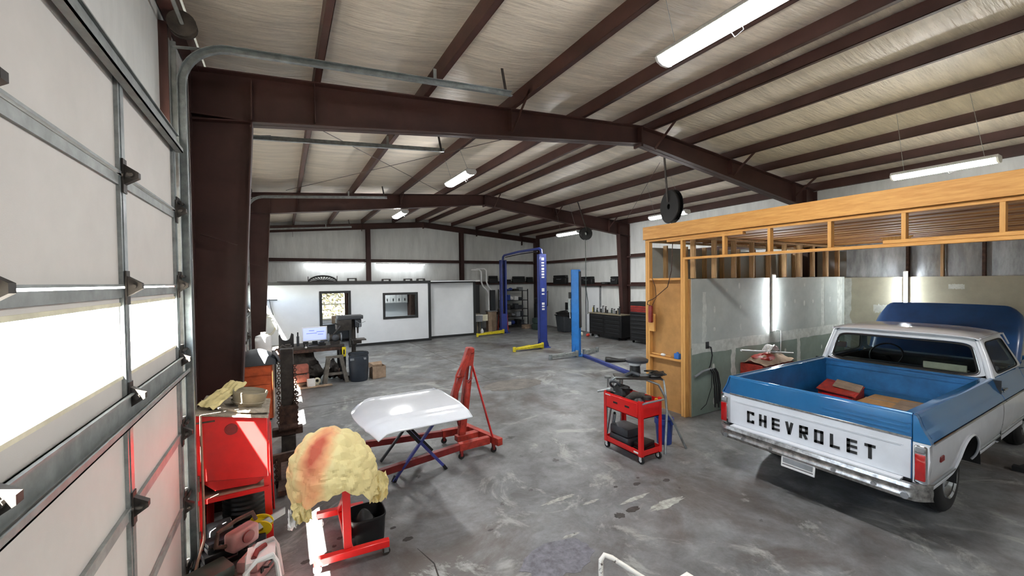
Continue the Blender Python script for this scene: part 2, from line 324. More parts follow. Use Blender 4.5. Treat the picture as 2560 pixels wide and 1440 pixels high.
# roof: sagging insulation between the purlins, purlins, rafters, columns
ce = struct('ceiling')
PURL = [-0.72, 0.37, 1.70, 3.06, 4.42, 5.52, 6.18, 7.32, 8.66, 9.98, 11.28, 12.35]
def sheet(x0, x1, y0, y1, seed):
    nu, nv = 10, int((y1-y0)/0.16)
    def fn(u, v):
        x = x0+(x1-x0)*u; y = y0+(y1-y0)*v; e = 4*u*(1-u)
        fr = min(abs(y-f) for f in (-1.3, 5.4, 12.1, 18.8)); wr_ = math.exp(-fr/0.9)
        z = roof(x)+0.19-0.045*e + e*0.022*noise.noise(Vector((x*1.1+seed, y*1.5, 0))) + e*(0.006+0.02*wr_)*noise.noise(Vector((x*1.2, y*9.0+1.5*x, seed)))
        return (x, y, z)
    return MB().grid(fn, nu, nv)
edges = PURL
for i in range(len(edges)-1):
    if i == 5:
        sheet(edges[i], RIDGE, NY, BY, i).build('insulation_sheet', 'insul', ce, ang=80); sheet(RIDGE, edges[i+1], NY, BY, i+.5).build('insulation_sheet', 'insul', ce, ang=80)
    else: sheet(edges[i], edges[i+1], NY, BY, i*2.3).build('insulation_sheet', 'insul', ce, ang=80)
MB().prism([(LX-.3, roof(LX)+.30), (RIDGE, roof(RIDGE)+.30), (RX+.3, roof(RX)+.30), (RX+.3, roof(RX)+.36), (RIDGE, roof(RIDGE)+.36), (LX-.3, roof(LX)+.36)], (0, BY+.2, 0), (1, 0, 0), (0, 0, 1), BY-NY+.4).build('roof_deck', 'galv_dull', ce, smooth=False)
for x in PURL[1:-1]:
    s = 1 if x < RIDGE else -1; z = roof(x); mb = MB()
    mb.bx(x-.004, x+.004, NY, BY, z+.005, z+.205); mb.bx(x, x+s*.065, NY, BY, z+.0, z+.008); mb.bx(x-s*.065, x, NY, BY, z+.2, z+.208); mb.bx(x+s*.06, x+s*.065, NY, BY, z, z+.022)
    mb.build('purlin', 'maroon', ce, smooth=False)
for x in (LX+.06, RX-.06): MB().bx(x-.05, x+.05, NY, BY, roof(x)-.02, roof(x)+.2).build('eave_strut', 'maroon', ce, smooth=False)
def rafter(y, d_eave, d_ridge, fl):
    for s in (-1, 1):
        def X(x): return x if s < 0 else 2*RIDGE-x
        mb = MB(); x0, x1 = LX+.05, RIDGE; t0, t1 = roof(x0), roof(x1); b0, b1 = t0-d_eave, t1-d_ridge
        pa = [(X(x0), b0), (X(x1), b1), (X(x1), t1), (X(x0), t0)]
        mb.prism(pa, (0, y-.004, 0), (1, 0, 0), (0, 0, 1), -.008)
        for (za, zb) in ((t0-.01, t1-.01), (b0+.01, b1+.01)): mb.bar((X(x0), y, za), (X(x1), y, zb), fl, .014)
        mb.bx(RIDGE+s*.004, RIDGE+s*.018, y-fl/2, y+fl/2, b1-.05, t1)
        for q in (0.37, 3.06): mb.bx(X(q)-.004, X(q)+.004, y-fl/2, y+fl/2, roof(q)-.5*(1-q/9), roof(q))
        mb.build('rafter', 'maroon', ce, smooth=False)
def column(y, par, s, wt, wbm, fl):
    xo = LX+.03 if s < 0 else RX-.03; k = 1 if s < 0 else -1; zt = roof(LX)-.02; mb = MB()
    mb.prism([(xo, 0), (xo+k*wbm, 0), (xo+k*wt, zt-.45), (xo+k*wt, zt), (xo, zt)], (0, y-.012, 0), (1, 0, 0), (0, 0, 1), -.008)
    mb.bar((xo+k*.006, y, 0), (xo+k*.006, y, zt), fl, .012, (1, 0, 0)); mb.bar((xo+k*wbm, y, 0), (xo+k*wt, y, zt-.45), fl, .014, (1, 0, 0)); mb.bar((xo+k*wt, y, zt-.47), (xo+k*wt, y, zt), fl, .014, (1, 0, 0))
    mb.bx(min(xo, xo+k*(wbm+.06)), max(xo, xo+k*(wbm+.06)), y-fl/2-.02, y+fl/2+.02, 0, .02); mb.bx(min(xo, xo+k*wt), max(xo, xo+k*wt), y-fl/2, y+fl/2, zt-.47, zt-.455)
    mb.build('column', 'maroon', par, smooth=False)
for y in (-8.0, -1.3, 5.42, 12.1):
    rafter(y, .56, .33, .2); column(y, wl, -1, .55, .33, .2); column(y, wr, 1, .55, .33, .2)
rafter(18.8, .27, .26, .16)
for x in (3.32, 7.8): MB().bx(x-.006, x+.006, 18.72, 18.93, 0, roof(x)-.24).bx(x-.09, x+.09, 18.7, 18.712, 0, roof(x)-.24).bx(x-.09, x+.09, 18.92, 18.932, 0, roof(x)-.24).build('column', 'maroon', wb, smooth=False)
MB().bx(RX-.32, RX-.04, 18.68, 18.9, 0, roof(RX)).build('column', 'maroon', wb, smooth=False)
MB().bx(LX+.04, LX+.3, 18.68, 18.9, 0, roof(LX)).build('column', 'maroon', wb, smooth=False)
for z in (3.4, 2.32):
    for (x0, x1) in ((LX+.3, 3.22), (3.42, 7.7), (7.9, RX-.33)): MB().bx(x0, x1, 18.74, 18.93, z, z+.012).bx(x0, x1, 18.735, 18.745, z-.05, z+.012).bx(x0, x1, 18.915, 18.93, z, z+.1).build('girt', 'maroon', wb, smooth=False)
for z in (3.38, 2.22):
    for (y0, y1) in ((5.55, 11.98), (12.22, 18.66)): MB().bx(RX-.22, RX, y0, y1, z, z+.012).bx(RX-.225, RX-.213, y0, y1, z-.05, z+.012).bx(RX-.015, RX, y0, y1, z, z+.1).build('girt', 'maroon', wr, smooth=False)
# flange braces under the purlins
for y in (5.42, 12.1):
    for x, s in ((3.06, -1), (6.18, -1), (8.66, -1), (11.28, -1)):
        MB().bar((x, y+s*.10, roof(x)-.36), (x, y+s*.62, roof(x)+.06), .05, .008, (1, 0, 0)).build('flange_brace', 'maroon', ce)
# diagonal cable bracing in the middle bay
for a, b in (((0.0, 6.2), (4.2, 11.6)), ((3.9, 6.2), (0.1, 11.6)), ((7.6, 6.4), (11.8, 11.6))): MB().tube([(a[0], a[1], roof(a[0])-.03), (b[0], b[1], roof(b[0])-.03)], .006, 6).build('brace_cable', 'darksteel', ce)
# jamb steel beside each door and headers
for a, b in DOORS:
    for y in (a-.1, b+.1):
        MB().bx(LX, LX+.05, y-.1, y+.1, 0, 4.62).bx(LX+.05, LX+.06, y-.1, y-.06, 0, 4.62).build('door_jamb', 'maroon', wl, smooth=False)
# ------------------------------------------------------------------ overhead doors
def sectional(idx, y0, y1, nst):
    dr = struct('door_%d' % idx); xd = LX+.03; xi = xd+.05; n = 6; hs = 3.66/n; st = [y0+.04+(y1-y0-.08)*i/nst for i in range(nst+1)]
    for k in range(n):
        z0, z1 = k*hs+.006, (k+1)*hs-.006
        if k == 3:                                      # the window row
            fr = MB(); fr.bx(xd, xi, y0, y1, z0, z0+.13); fr.bx(xd, xi, y0, y1, z1-.095, z1)
            for y in st: fr.bx(xd, xi, max(y0, y-.05), min(y1, y+.05), z0+.13, z1-.095)
            sec = fr.build('door_section', 'doorp', dr, smooth=False)
            for i in range(nst):
                MB().bx(xd+.02, xd+.026, st[i]+.05, st[i+1]-.05, z0+.13, z1-.095).build('window_pane', 'glass', sec, smooth=False)
                a, b, c, d = st[i]+.05, st[i+1]-.05, z0+.13, z1-.095
                MB().bx(xi-.002, xi+.006, a-.02, b+.02, d, d+.02).bx(xi-.002, xi+.006, a-.02, b+.02, c-.02, c).build('window_bead', 'cream', sec)
        else:
            sec = MB().bx(xd, xi, y0, y1, z0, z1).build('door_section', 'doorp', dr, bevel=.004)
        for y in st:
            mb = MB(); mb.bx(xi, xi+.018, y-.045, y-.02, z0, z1).bx(xi, xi+.022, y-.022, y+.022, z0, z1).bx(xi, xi+.018, y+.02, y+.045, z0, z1); mb.build('stile', 'galv', sec, smooth=False)
        mb = MB(); mb.bx(xi, xi+.012, y0, y1, z1-.05, z1).bx(xi+.002, xi+.02, y0, y1, z0, z0+.012); mb.build('rail', 'galv_dull', sec, smooth=False)
        if k:
            for y in st:
                mb = MB(); mb.bx(xi+.02, xi+.028, y-.03, y+.03, z0-.10, z0+.085)
                mb.prism([(0, -.05), (.06, -.01), (.06, .02), (0, .06)], (xi+.028, y+.02, z0-.004), (1, 0, 0), (0, 0, 1), .04); mb.cyl((xi+.055, y-.035, z0), (xi+.055, y+.035, z0), .014, n=8); mb.build('hinge', 'darksteel', sec)
    # stiffening struts
    for z, dep in ((1.84, .078), (3.66, .07)):
        mb = MB(); mb.bx(xi+.022, xi+.030, y0, y1, z-.11, z+.02).bx(xi+.022, xi+dep, y0, y1, z-.118, z-.11).bx(xi+dep-.008, xi+dep, y0, y1, z-.118, z-.085).bx(xi+.022, xi+.045, y0, y1, z+.012, z+.02); mb.build('strut', 'galv_dull', dr, smooth=False)
    # vertical track, curve, track following the roof pitch, both sides
    for y, s in ((y0-.07, -1), (y1+.07, 1)):
        xt = xi+.06; zc = 4.13; rad = .38; path = [(xt, y, .0), (xt, y, zc)]; path += [(xt+rad*(1-math.cos(a)), y, zc+rad*math.sin(a)) for a in [R(85)*i/10 for i in range(1, 11)]]
        e = Vector(path[-1]); path.append((e.x+2.85, y, e.z+2.85*.0833))
        mb = MB(); ring = []
        for i, p in enumerate(path):
            p = Vector(p); d = (Vector(path[min(i+1, len(path)-1)])-Vector(path[max(i-1, 0)])).normalized(); nrm = Vector((0, 1, 0)).cross(d)
            ring.append([p+nrm*a+Vector((0, s*b, 0)) for a, b in ((-.03, -.022), (-.03, .022), (.03, .022), (.03, -.022), (.024, -.022), (.024, .016), (-.024, .016), (-.024, -.022))])
        vs = [q for r_ in ring for q in r_]; fs = [(i*8+k, i*8+(k+1) % 8, (i+1)*8+(k+1) % 8, (i+1)*8+k) for i in range(len(ring)-1) for k in range(8)]
        mb.add(vs, fs); mb.build('track', 'galv', dr, ang=30)
        mb = MB(); mb.bx(LX+.06, LX+.10, y+s*.05-.006, y+s*.05+.006, 0, 4.5).bx(LX+.06, LX+.064, y+s*.05-.05, y+s*.05+.05, 0, 4.5)
        mb.bar((LX+.08, y+s*.04, 4.45), (e.x+.25, y+s*.04, e.z+.045), .04, .006); mb.build('track_angle', 'galv_dull', dr, smooth=False)
        for q in (0.66, 0.98):
            hx = e.x+2.85*q; hz = e.z+2.85*q*.0833; zt = roof(hx)+.1
            mb = MB(); mb.bar((hx, y+s*.03, hz-.02), (hx+(.0 if q < .9 else -.06), y+s*.03, min(zt, hz+(.16 if q < .9 else .3))), .035, .006, (0, 1, 0)); mb.build('track_hanger', 'darksteel' if q > .9 else 'galv_dull', dr)
        for k in range(n): MB().bx(xi, xi+.03, min(y, y-s*.12), max(y, y-s*.12)-.0, k*hs+.03, k*hs+.12).cyl((xi+.045, y-s*.10, k*hs+.08), (xi+.045, y, k*hs+.08), .012, n=8).build('roller_bracket', 'darksteel', dr)
    MB().tube([(LX+.16, y0-.2, 4.62), (LX+.16, y1+.2, 4.62)], .015, 10).build('torsion_shaft', 'galv_dull', dr)
    for y in (y0-.05, y1+.05): MB().lathe([(.02, -.04), (.1, -.04), (.1, -.02), (.075, -.02), (.075, .02), (.1, .02), (.1, .04), (.02, .04)], (LX+.16, y, 4.62), (0, 1, 0), 18).build('cable_drum', 'darksteel', dr)
sectional(1, DOORS[0][0]+.05, DOORS[0][1]-.05, 4)
sectional(2, DOORS[1][0]+.05, DOORS[1][1]-.05, 4)
sectional(3, DOORS[2][0]+.05, DOORS[2][1]-.05, 4)
for y in (5.42, 12.1): MB().bar((LX+.1, y-.13, 2.98), (LX+.42, y-.13, 2.88), .05, .006, (0, 0, 1)).build('column_strap', 'maroon', wl)
# outside
og = MB().bx(-60, 60, -60, 80, -.4, -.16).build('ground', 'asph', None, smooth=False); og['kind'] = 'structure'
# ------------------------------------------------------------------ office box at the back left
of = struct('wall_office'); OY, OZ, OX = 16.3, 2.44, 5.28; D0, D1, DT = 1.22, 2.12, 2.06; V0, V1, VB, VT = 3.48, 4.70, 1.08, 1.94
mb = MB(); mb.bx(LX, D0, OY, OY+.11, 0, OZ).bx(D0, D1, OY, OY+.11, DT, OZ).bx(D1, V0, OY, OY+.11, 0, OZ).bx(V0, V1, OY, OY+.11, 0, VB).bx(V0, V1, OY, OY+.11, VT, OZ).bx(V1, OX, OY, OY+.11, 0, OZ)
mb.build('wall_panel', 'officew', of, smooth=False)
MB().bx(OX, 7.55, 16.72, 16.83, 0, OZ).build('wall_panel', 'officew', of, smooth=False)
MB().bx(7.44, 7.55, 16.83, BY-.26, 0, OZ).bx(OX, OX+.1, OY+.11, 16.72, 0, OZ).build('wall_panel', 'officew', of, smooth=False)
MB().bx(LX, 7.6, OY-.02, BY-.27, OZ+.003, OZ+.05).build('roof_panel', 'officew', of, smooth=False)
MB().bx(-.7, 7.4, BY-.30, BY-.27, 0, .95).bx(-.7, WX0, BY-.30, BY-.27, .95, 2.4).bx(WX1, 7.4, BY-.30, BY-.27, .95, 2.4).bx(WX0, WX1, BY-.30, BY-.27, WZ1, 2.4).build('back_panel', 'officew', of, smooth=False)
t = MB(); t.bx(LX, OX+.06, OY-.035, OY, OZ-.05, OZ+.06).bx(OX+.06, 7.58, 16.685, 16.72, OZ-.05, OZ+.06); t.build('top_trim', 'blacktrim', of, smooth=False)
MB().bx(OX-.05, OX+.06, OY-.03, OY-.001, .1, OZ-.05).build('corner_trim', 'blacktrim', of, smooth=False)
MB().bx(7.47, 7.57, 16.69, 16.719, .1, OZ-.05).build('corner_trim', 'blacktrim', of, smooth=False)
MB().bx(D1+.09, OX+.06, OY-.025, OY-.001, 0, .1).build('base_trim', 'blacktrim', of, smooth=False)
MB().bx(LX, D0-.09, OY-.025, OY-.001, 0, .1).build('base_trim', 'blacktrim', of, smooth=False)
MB().bx(OX+.06, 7.57, 16.695, 16.719, 0, .1).build('base_trim', 'blacktrim', of, smooth=False)
dof = struct('door_4'); MB().bx(D0-.09, D0, OY-.03, OY+.11, 0, DT+.09).bx(D1, D1+.09, OY-.03, OY+.11, 0, DT+.09).bx(D0, D1, OY-.03, OY+.11, DT, DT+.09).build('door_frame', 'blacktrim', dof, smooth=False)
wof = struct('window_1'); MB().bx(V0-.09, V0, OY-.03, OY+.11, VB-.09, VT+.09).bx(V1, V1+.09, OY-.03, OY+.11, VB-.09, VT+.09).bx(V0, V1, OY-.03, OY+.11, VT, VT+.09).bx(V0, V1, OY-.03, OY+.11, VB-.09, VB).build('window_frame', 'blacktrim', wof, smooth=False)
MB().bx(V0, V1, OY+.05, OY+.056, VB, VT).build('window_pane', 'glass', wof, smooth=False)
wo2 = struct('window_2'); MB().bx(WX0-.05, WX0+.03, BY-.34, BY-.26, WZ0-.05, WZ1+.05).bx(WX1-.03, WX1+.05, BY-.34, BY-.26, WZ0-.05, WZ1+.05).bx(WX0, WX1, BY-.34, BY-.26, WZ1, WZ1+.05).bx(WX0, WX1, BY-.34, BY-.26, WZ0-.05, WZ0).bx(WX0, WX1, BY-.32, BY-.28, 1.52, 1.57).build('window_frame', 'cream', wo2, smooth=False)
MB().bx(WX0, WX1, BY-.02, BY-.014, WZ0, WZ1).build('window_pane', 'glass', wo2, smooth=False)
# things inside the office
cb = thing('wall_cabinet', 'white upper cabinet with dark pulls seen through the small black framed office window', 'cabinet', (4.2, BY-.48, 1.5)); MB().bx(3.6, 4.92, BY-.62, BY-.31, 1.50, 2.15).build('body', 'officew', cb)
for i in range(5): MB().bx(3.62+i*.26, 3.86+i*.26, BY-.645, BY-.622, 1.53, 2.12).build('door', 'white', cb, bevel=.004); MB().bx(3.72+i*.26, 3.76+i*.26, BY-.66, BY-.646, 1.60, 1.72).build('pull', 'black', cb)
cc = thing('tall_cabinet', 'dark tall cabinet behind the right end of the office window', 'cabinet', (5.2, BY-.6, 0)); MB().bx(4.98, 5.42, BY-.9, BY-.32, 0, 2.1).build('body', 'rust', cc, bevel=.01); MB().bx(5.0, 5.19, BY-.92, BY-.902, .05, 2.05).build('door', 'rust', cc); MB().bx(5.21, 5.40, BY-.92, BY-.902, .05, 2.05).build('door', 'rust', cc)
ds = thing('desk', 'dark desk under the bright office window behind the open doorway', 'desk', (1.8, BY-.7, 0)); MB().bx(.9, 2.7, BY-1.05, BY-.36, .72, .76).build('top', 'blacktrim', ds)
MB().bx(.95, 1.0, BY-1.0, BY-.4, 0, .72).bx(2.6, 2.65, BY-1.0, BY-.4, 0, .72).bx(1.0, 2.6, BY-.95, BY-.92, .15, .7).build('panel', 'darkgrey', ds)
bx = tag(MB().bx(1.72, 1.98, BY-.75, BY-.55, .761, 1.08).build('carton', 'carddull', None, bevel=.004), 'small brown carton on the desk in the office doorway', 'box')
ct = thing('curtain', 'brown drape hanging beside the bright office window', 'curtain', (2.4, BY-.4, 1.5))
MB().grid(lambda u, v: (2.28+.35*u, BY-.40+.03*math.sin(u*28), .8+1.45*v), 30, 2, (0, .008, 0)).build('fabric', 'rust', ct); MB().tube([(1.1, BY-.4, 2.27), (2.75, BY-.4, 2.27)], .012, 8).build('rod', 'black', ct)
lo_ = thing('added_office_light', 'added white ceiling light that brightens the office inside', 'light', (3.0, 17.6, 2.4)); MB().bx(2.9, 4.1, 17.5, 17.75, 2.36, 2.435).build('housing', 'white', lo_); MB().bx(2.93, 4.07, 17.52, 17.73, 2.345, 2.359).build('diffuser', 'tube', lo_)  # unseen lamp, added to brighten the office interior
# foliage outside the back window
tr = thing('tree', 'sunlit yellow green tree outside the office window', 'tree', (1.6, 24.5, -.16)); MB().tube([(1.6, 24.5, -.16), (1.65, 24.5, 1.5), (1.5, 24.6, 3.2)], [.16, .13, .07], 8).build('trunk', 'bark', tr)
mb = MB(); rr = random.Random(3)
for i in range(5000):
    c = Vector((1.6+rr.gauss(0, 1.5), 24.3+rr.gauss(0, .9), 2.0+rr.gauss(0, 1.4))); a = Vector((rr.gauss(0, 1), rr.gauss(0, 1), rr.gauss(0, 1))).normalized()*.11; b = a.cross(Vector((rr.random(), rr.random(), 1))).normalized()*.07
    if c.z > 0: mb.add([c-a, c+b, c+a, c-b], [(0, 1, 2, 3)])
fo = mb.build('foliage', 'leaf', tr, smooth=False); fo['kind'] = 'stuff'
# ------------------------------------------------------------------ timber booth at the right
WXF = 6.1
wp = struct('wall_booth_front'); Y0, Y1 = -1.5, 5.5
MB().bx(WXF-.04, WXF, Y0, Y1+.02, 3.2, 3.44).build('header_board', 'pine', wp, bevel=.003)
MB().bx(WXF, WXF+.09, Y0, Y1, 3.155, 3.195).build('top_plate', 'pine', wp, bevel=.003)
MB().bx(WXF-.0, WXF+.09, Y0, Y1, 3.20, 3.24).build('top_plate', 'pine', wp, bevel=.003)
MB().bx(WXF, WXF+.09, Y0, 4.66, 2.78, 2.82).build('bottom_rail', 'pine', wp, bevel=.003)
MB().bx(WXF-.002, WXF+.088, Y0, 1.95, 2.822, 2.862).build('bottom_rail', 'pine', wp, bevel=.003)
MB().bx(WXF+.002, WXF+.088, 3.6, 5.0, 3.115, 3.154).build('block', 'pine', wp, bevel=.003)
pieces('cripple_stud', 'pinez', (.088, .04, .335), [(WXF+.045, y, 2.988) for y in (3.91, 3.22, 2.48, 1.77, 1.05, .35, -.35, -1.05)], wp, .003)
pieces('post', 'pinez', (.09, .045, 3.155), [(WXF+.045, y, 1.5775) for y in (5.475, 4.685)], wp, .003)
pieces('post', 'pinez', (.09, .04, 2.78), [(WXF+.045, 4.64, 1.39)], wp, .003)
pieces('post', 'pinez', (.09, .045, 3.155), [(WXF+.045, 5.425, 1.5775)], wp, .003)
pieces('block', 'pine', (.088, .69, .04), [(WXF+.045, 5.055, z) for z in (2.44, .98)], wp, .003)
MB().bx(WXF+.092, WXF+.104, 4.6, 5.49, 0, 2.42).build('sheathing', 'osb', wp, smooth=False)
MB().bx(WXF-.005, WXF+.04, 5.29, 5.40, 1.45, 1.78).build('block', 'pinez', wp, bevel=.003)
wd = struct('wall_booth_back'); XR = 12.0
# drywall on the wall across the booth
for (x0, x1) in ((6.2, 8.6), (8.605, 11.0), (11.005, XR)): MB().bx(x0, x1, 4.56, 4.573, 1.222, 2.44).build('drywall_panel', 'drywall', wd, smooth=False)
for (x0, x1) in ((6.2, 7.42), (7.425, 9.82), (9.825, XR)): MB().bx(x0, x1, 4.56, 4.573, .01, 1.218).build('drywall_panel', 'greenboard', wd, smooth=False)
rr = random.Random(5)
def band(x0, x1, z0, z1, vert, y=4.5595, amp=.03, seed=0, axis='x'):
    n = 36; a = []; b = []
    for i in range(n+1):
        u = i/n; e1 = amp*noise.noise(Vector((u*9, seed, 0)))+amp*.4*noise.noise(Vector((u*31, seed, 2))); e2 = amp*noise.noise(Vector((u*9, seed+5, 1)))+amp*.4*noise.noise(Vector((u*31, seed+5, 2)))
        if vert: z = z0+(z1-z0)*u; a.append((x0+e1, z)); b.append((x1+e2, z))
        else: x = x0+(x1-x0)*u; a.append((x, z0+e1)); b.append((x, z1+e2))
    vs = []; 
    for p in a+b: vs.append((p[0], y, p[1]) if axis == 'x' else (y, p[0], p[1]))
    m = n+1; return MB().add(vs, [(i, i+1, m+i+1, m+i) for i in range(n)])
band(6.2, XR, 1.10, 1.30, False, seed=1).build('joint_band', 'mud', wd, smooth=False)
for x, z0, z1, wd_ in ((7.42, .02, 1.12, .07), (9.82, .02, 1.12, .07), (6.55, 1.3, 2.2, .05), (8.6, 1.28, 2.42, .06), (11.75, 1.28, 2.43, .13), (10.9, 1.3, 2.43, .07)): band(x-wd_, x+wd_, z0, z1, True, seed=x, y=4.5592).build('joint_band', 'mud', wd, smooth=False)
spot = MB()
for x in [6.42+.405*i for i in range(14)]:
    for z in (.15, .5, .85, 1.55, 1.9, 2.25):
        if rr.random() < .62:
            cx, cz = x+rr.uniform(-.03, .03), z+rr.uniform(-.05, .05); w_, h_ = rr.uniform(.025, .04), rr.uniform(.035, .07)
            spot.add([(cx+w_*math.cos(t*.785), 4.5594, cz+h_*math.sin(t*.785)) for t in range(8)], [tuple(range(8))])
sp = spot.build('screw_spots', 'mud', wd, smooth=False); sp['kind'] = 'stuff'
xs = [6.33+.605*i for i in range(10)]
pieces('stud', 'pinedull', (.038, .088, .7), [(x, 4.622, 2.80) for x in xs], wd)
pieces('stud', 'pinedull', (.038, .088, .7), [(x+.045, 4.622, 2.80) for x in xs[6::2]], wd)
MB().bx(6.2, XR, 4.578, 4.666, 3.15, 3.19).build('top_plate', 'pinedull', wd)
MB().bx(6.2, XR, 4.58, 4.66, .0, 2.44).build('stud_wall_core', 'pinedull', wd)
wq = struct('wall_closet'); pieces('stud', 'pinedull', (.038, .088, 3.1), [(6.62+.61*i, 5.45, 1.55) for i in range(9)], wq)
MB().bx(6.2, XR, 5.50, 5.513, 0, 3.06).build('drywall_panel', 'drywall', wq, smooth=False)
MB().bx(6.2, XR, 5.406, 5.494, 3.15, 3.19).build('top_plate', 'pinedull', wq)
cl = struct('ceiling_booth'); npl = 42
for i in range(npl):
    x0 = 6.2+i*(XR-6.2)/npl; MB().bx(x0+.003, x0+(XR-6.2)/npl-.006, Y0, 5.5, 3.2+.006*((i*7) % 3), 3.222+.006*((i*7) % 3)).build('plank', ('plank', 'plank2', 'plank3', 'plank', 'plank3', 'plank2', 'plank')[(i*5) % 7], cl, smooth=False)
for y in [(-1.2+.81*i) for i in range(8)]: MB().bx(6.19, XR, y-.02, y+.02, 3.225, 3.43).build('joist', 'pine', cl, smooth=False)
for i in range(5): MB().bx(6.2, XR, -1.4+i*1.38, -.03+i*1.38, 3.432, 3.444).build('added_deck_panel', 'tandry', cl, smooth=False)  # unseen grey cover, added to stop orange bounce onto the ceiling
wx = struct('wall_booth_right')
for k, (y0, y1) in enumerate(((3.44, 4.56), (1.0, 3.435), (-1.5, .995))): MB().bx(XR, XR+.013, y0, y1, 1.222, 2.42).build('drywall_panel', 'tandry', wx, smooth=False); MB().bx(XR, XR+.013, y0+.3, min(4.56, y1+.3), .01, 1.218).build('drywall_panel', 'tandry', wx, smooth=False)
for k, (y0, y1) in enumerate(((3.44, 4.56), (2.9, 3.4), (2.32, 2.86), (1.2, 2.28), (0, 1.16), (-1.5, -.04))):
    MB().grid(lambda u, v: (XR+.12-.05*math.sin(math.pi*u)-.012*noise.noise(Vector((u*7, v*5, k))), y0+(y1-y0)*u, 2.42+.8*v), 14, 8).build('insulation_sheet', 'silverins', wx, ang=80)
for y, m_ in ((3.42, 'rust'), (2.88, 'pinedull'), (2.30, 'rust'), (1.18, 'pinedull'), (-.02, 'pinedull')): MB().bx(XR+.01, XR+.1, y-.022, y+.022, 2.42, 3.19).build('stud', m_, wx)
MB().bx(XR+.014, XR+.1, -1.5, 4.56, 2.40, 2.42).bx(XR+.2, XR+.21, -1.5, 4.56, 0, 3.2).build('ledger', 'rust', wx)
band(3.2, 3.6, 1.3, 1.9, False, XR-.0006, .05, 3, 'y'); band(2.55, 2.78, 2.16, 2.26, False, XR-.0008, .02, 4, 'y').build('joint_band', 'mud', wx, smooth=False)
band(4.42, 4.56, .1, 2.4, True, XR-.0008, .05, 6, 'y').build('joint_band', 'mud', wx, smooth=False); band(3.75, 4.0, 1.6, 1.78, False, XR-.0008, .06, 8, 'y').build('joint_band', 'mud', wx, smooth=False)
MB().prism([(0, 0), (.5, 0), (.3, -.2), (.2, -.2)], (10.0, 2.75, 3.19), (0, 1, 0), (0, 0, 1), .02).build('gusset', 'pinez', cl)
# ================================================================== LAMPS
def fixture(x, y, z, label, L=1.2, grp='hanging strip lights'):
    t = thing('strip_light', label, 'light', (x, y, z), group=grp); h = L/2
    mb = MB(); mb.prism([(-.12, 0), (.12, 0), (.095, .05), (-.095, .05)], (x, y+h, z), (1, 0, 0), (0, 0, 1), L); mb.build('housing', 'white', t, bevel=.006)
    mb = MB(); mb.prism([(-.112, 0), (-.09, -.04), (-.04, -.06), (.04, -.06), (.09, -.04), (.112, 0)], (x, y+h-.025, z-.001), (1, 0, 0), (0, 0, 1), L-.05); mb.build('diffuser', 'light', t)
    for s in (-1, 1):
        MB().prism([(-.12, .002), (-.094, -.044), (-.04, -.065), (.04, -.065), (.094, -.044), (.12, .002)], (x, y+s*(h-.0125)+.0125, z-.001), (1, 0, 0), (0, 0, 1), .025).build('end_cap', 'white', t)
        MB().tube([(x, y+s*(h-.15), z+.045), (min(PURL, key=lambda q: abs(q-x)), y+s*(h-.2), roof(x)+.03)], .003, 6).build('hanger_wire', 'galv', t)
    MB().tube([(x+.09, y-.12, z+.01), (x+.13, y-.12, z-.05), (x+.12, y-.05, z-.08), (x+.10, y, z+.02)], .004, 6).build('cord', 'black', t)
    return t
FX = [(3.30, 2.13, 4.60, 'large glowing strip light nearest the viewer overhead'), (3.24, 7.85, 4.60, 'glowing strip light hanging on the left slope between the first and second steel frames'), (3.26, 12.85, 4.60, 'glowing strip light on the left slope just beyond the second steel frame'),
      (9.15, 2.2, 4.15, 'strip light hanging by thin wires above the timber booth'), (9.05, 7.35, 4.17, 'strip light seen behind the round black cord reel above the booth corner'), (8.92, 11.55, 4.12, 'small bright strip light beside the far black cord reel'), (3.3, -3.4, 4.6, 'added unseen strip light behind the viewer on the left roof slope'), (9.1, -3.4, 4.2, 'added unseen strip light behind the viewer on the right roof slope')]  # last two lamps are added out of view to brighten the tailgate
for f in FX: fixture(*f)
def tube_h(x0, x1, y, z, label):
    t = thing('tube_light', label, 'light', ((x0+x1)/2, y, z), group='tube lights on the back girt'); MB().bx(x0, x1, y-.03, y+.03, z, z+.05).build('housing', 'white', t); MB().tube([(x0+.02, y, z-.025), (x1-.02, y, z-.025)], .024, 10).build('tube', 'tube', t)
tube_h(.75, 3.15, 18.66, 3.28, 'long glowing tube under the girt left of the end wall post'); tube_h(3.62, 5.85, 18.66, 3.28, 'long glowing tube under the girt right of the end wall post')
def tube_v(x, y, z0, z1, nrm, label):
    t = thing('tube_light', label, 'light', (x, y, z0), group='vertical tube lights in the booth'); n = Vector(nrm); c = Vector((x, y, 0))
    a = c+n*.02; MB().box((a.x, a.y, (z0+z1)/2), (.07 if n.x == 0 else .04, .07 if n.y == 0 else .04, z1-z0)).build('housing', 'white', t); b = c+n*.055
    MB().tube([(b.x, b.y, z0+.03), (b.x, b.y, z1-.02)], .02, 10).build('tube', 'boothtube', t); MB().cyl((b.x, b.y, z0-.005), (b.x, b.y, z0+.03), .023, n=10).cyl((b.x, b.y, z1-.02), (b.x, b.y, z1+.01), .023, n=10).build('end_cap', 'white', t)
    return t
tv = tube_v(8.74, 4.558, 1.33, 2.51, (0, -1, 0), 'vertical glowing tube on the grey drywall across the booth')
MB().tube([(8.74, 4.52, 1.34), (8.9, 4.535, 1.36), (9.05, 4.54, 1.33), (9.07, 4.545, 1.1), (9.05, 4.545, .75)], .007, 6).build('cord', 'white', tv)
tube_v(XR-.002, 3.43, 1.62, 2.55, (-1, 0, 0), 'vertical glowing tube on the tan wall above the truck hood')
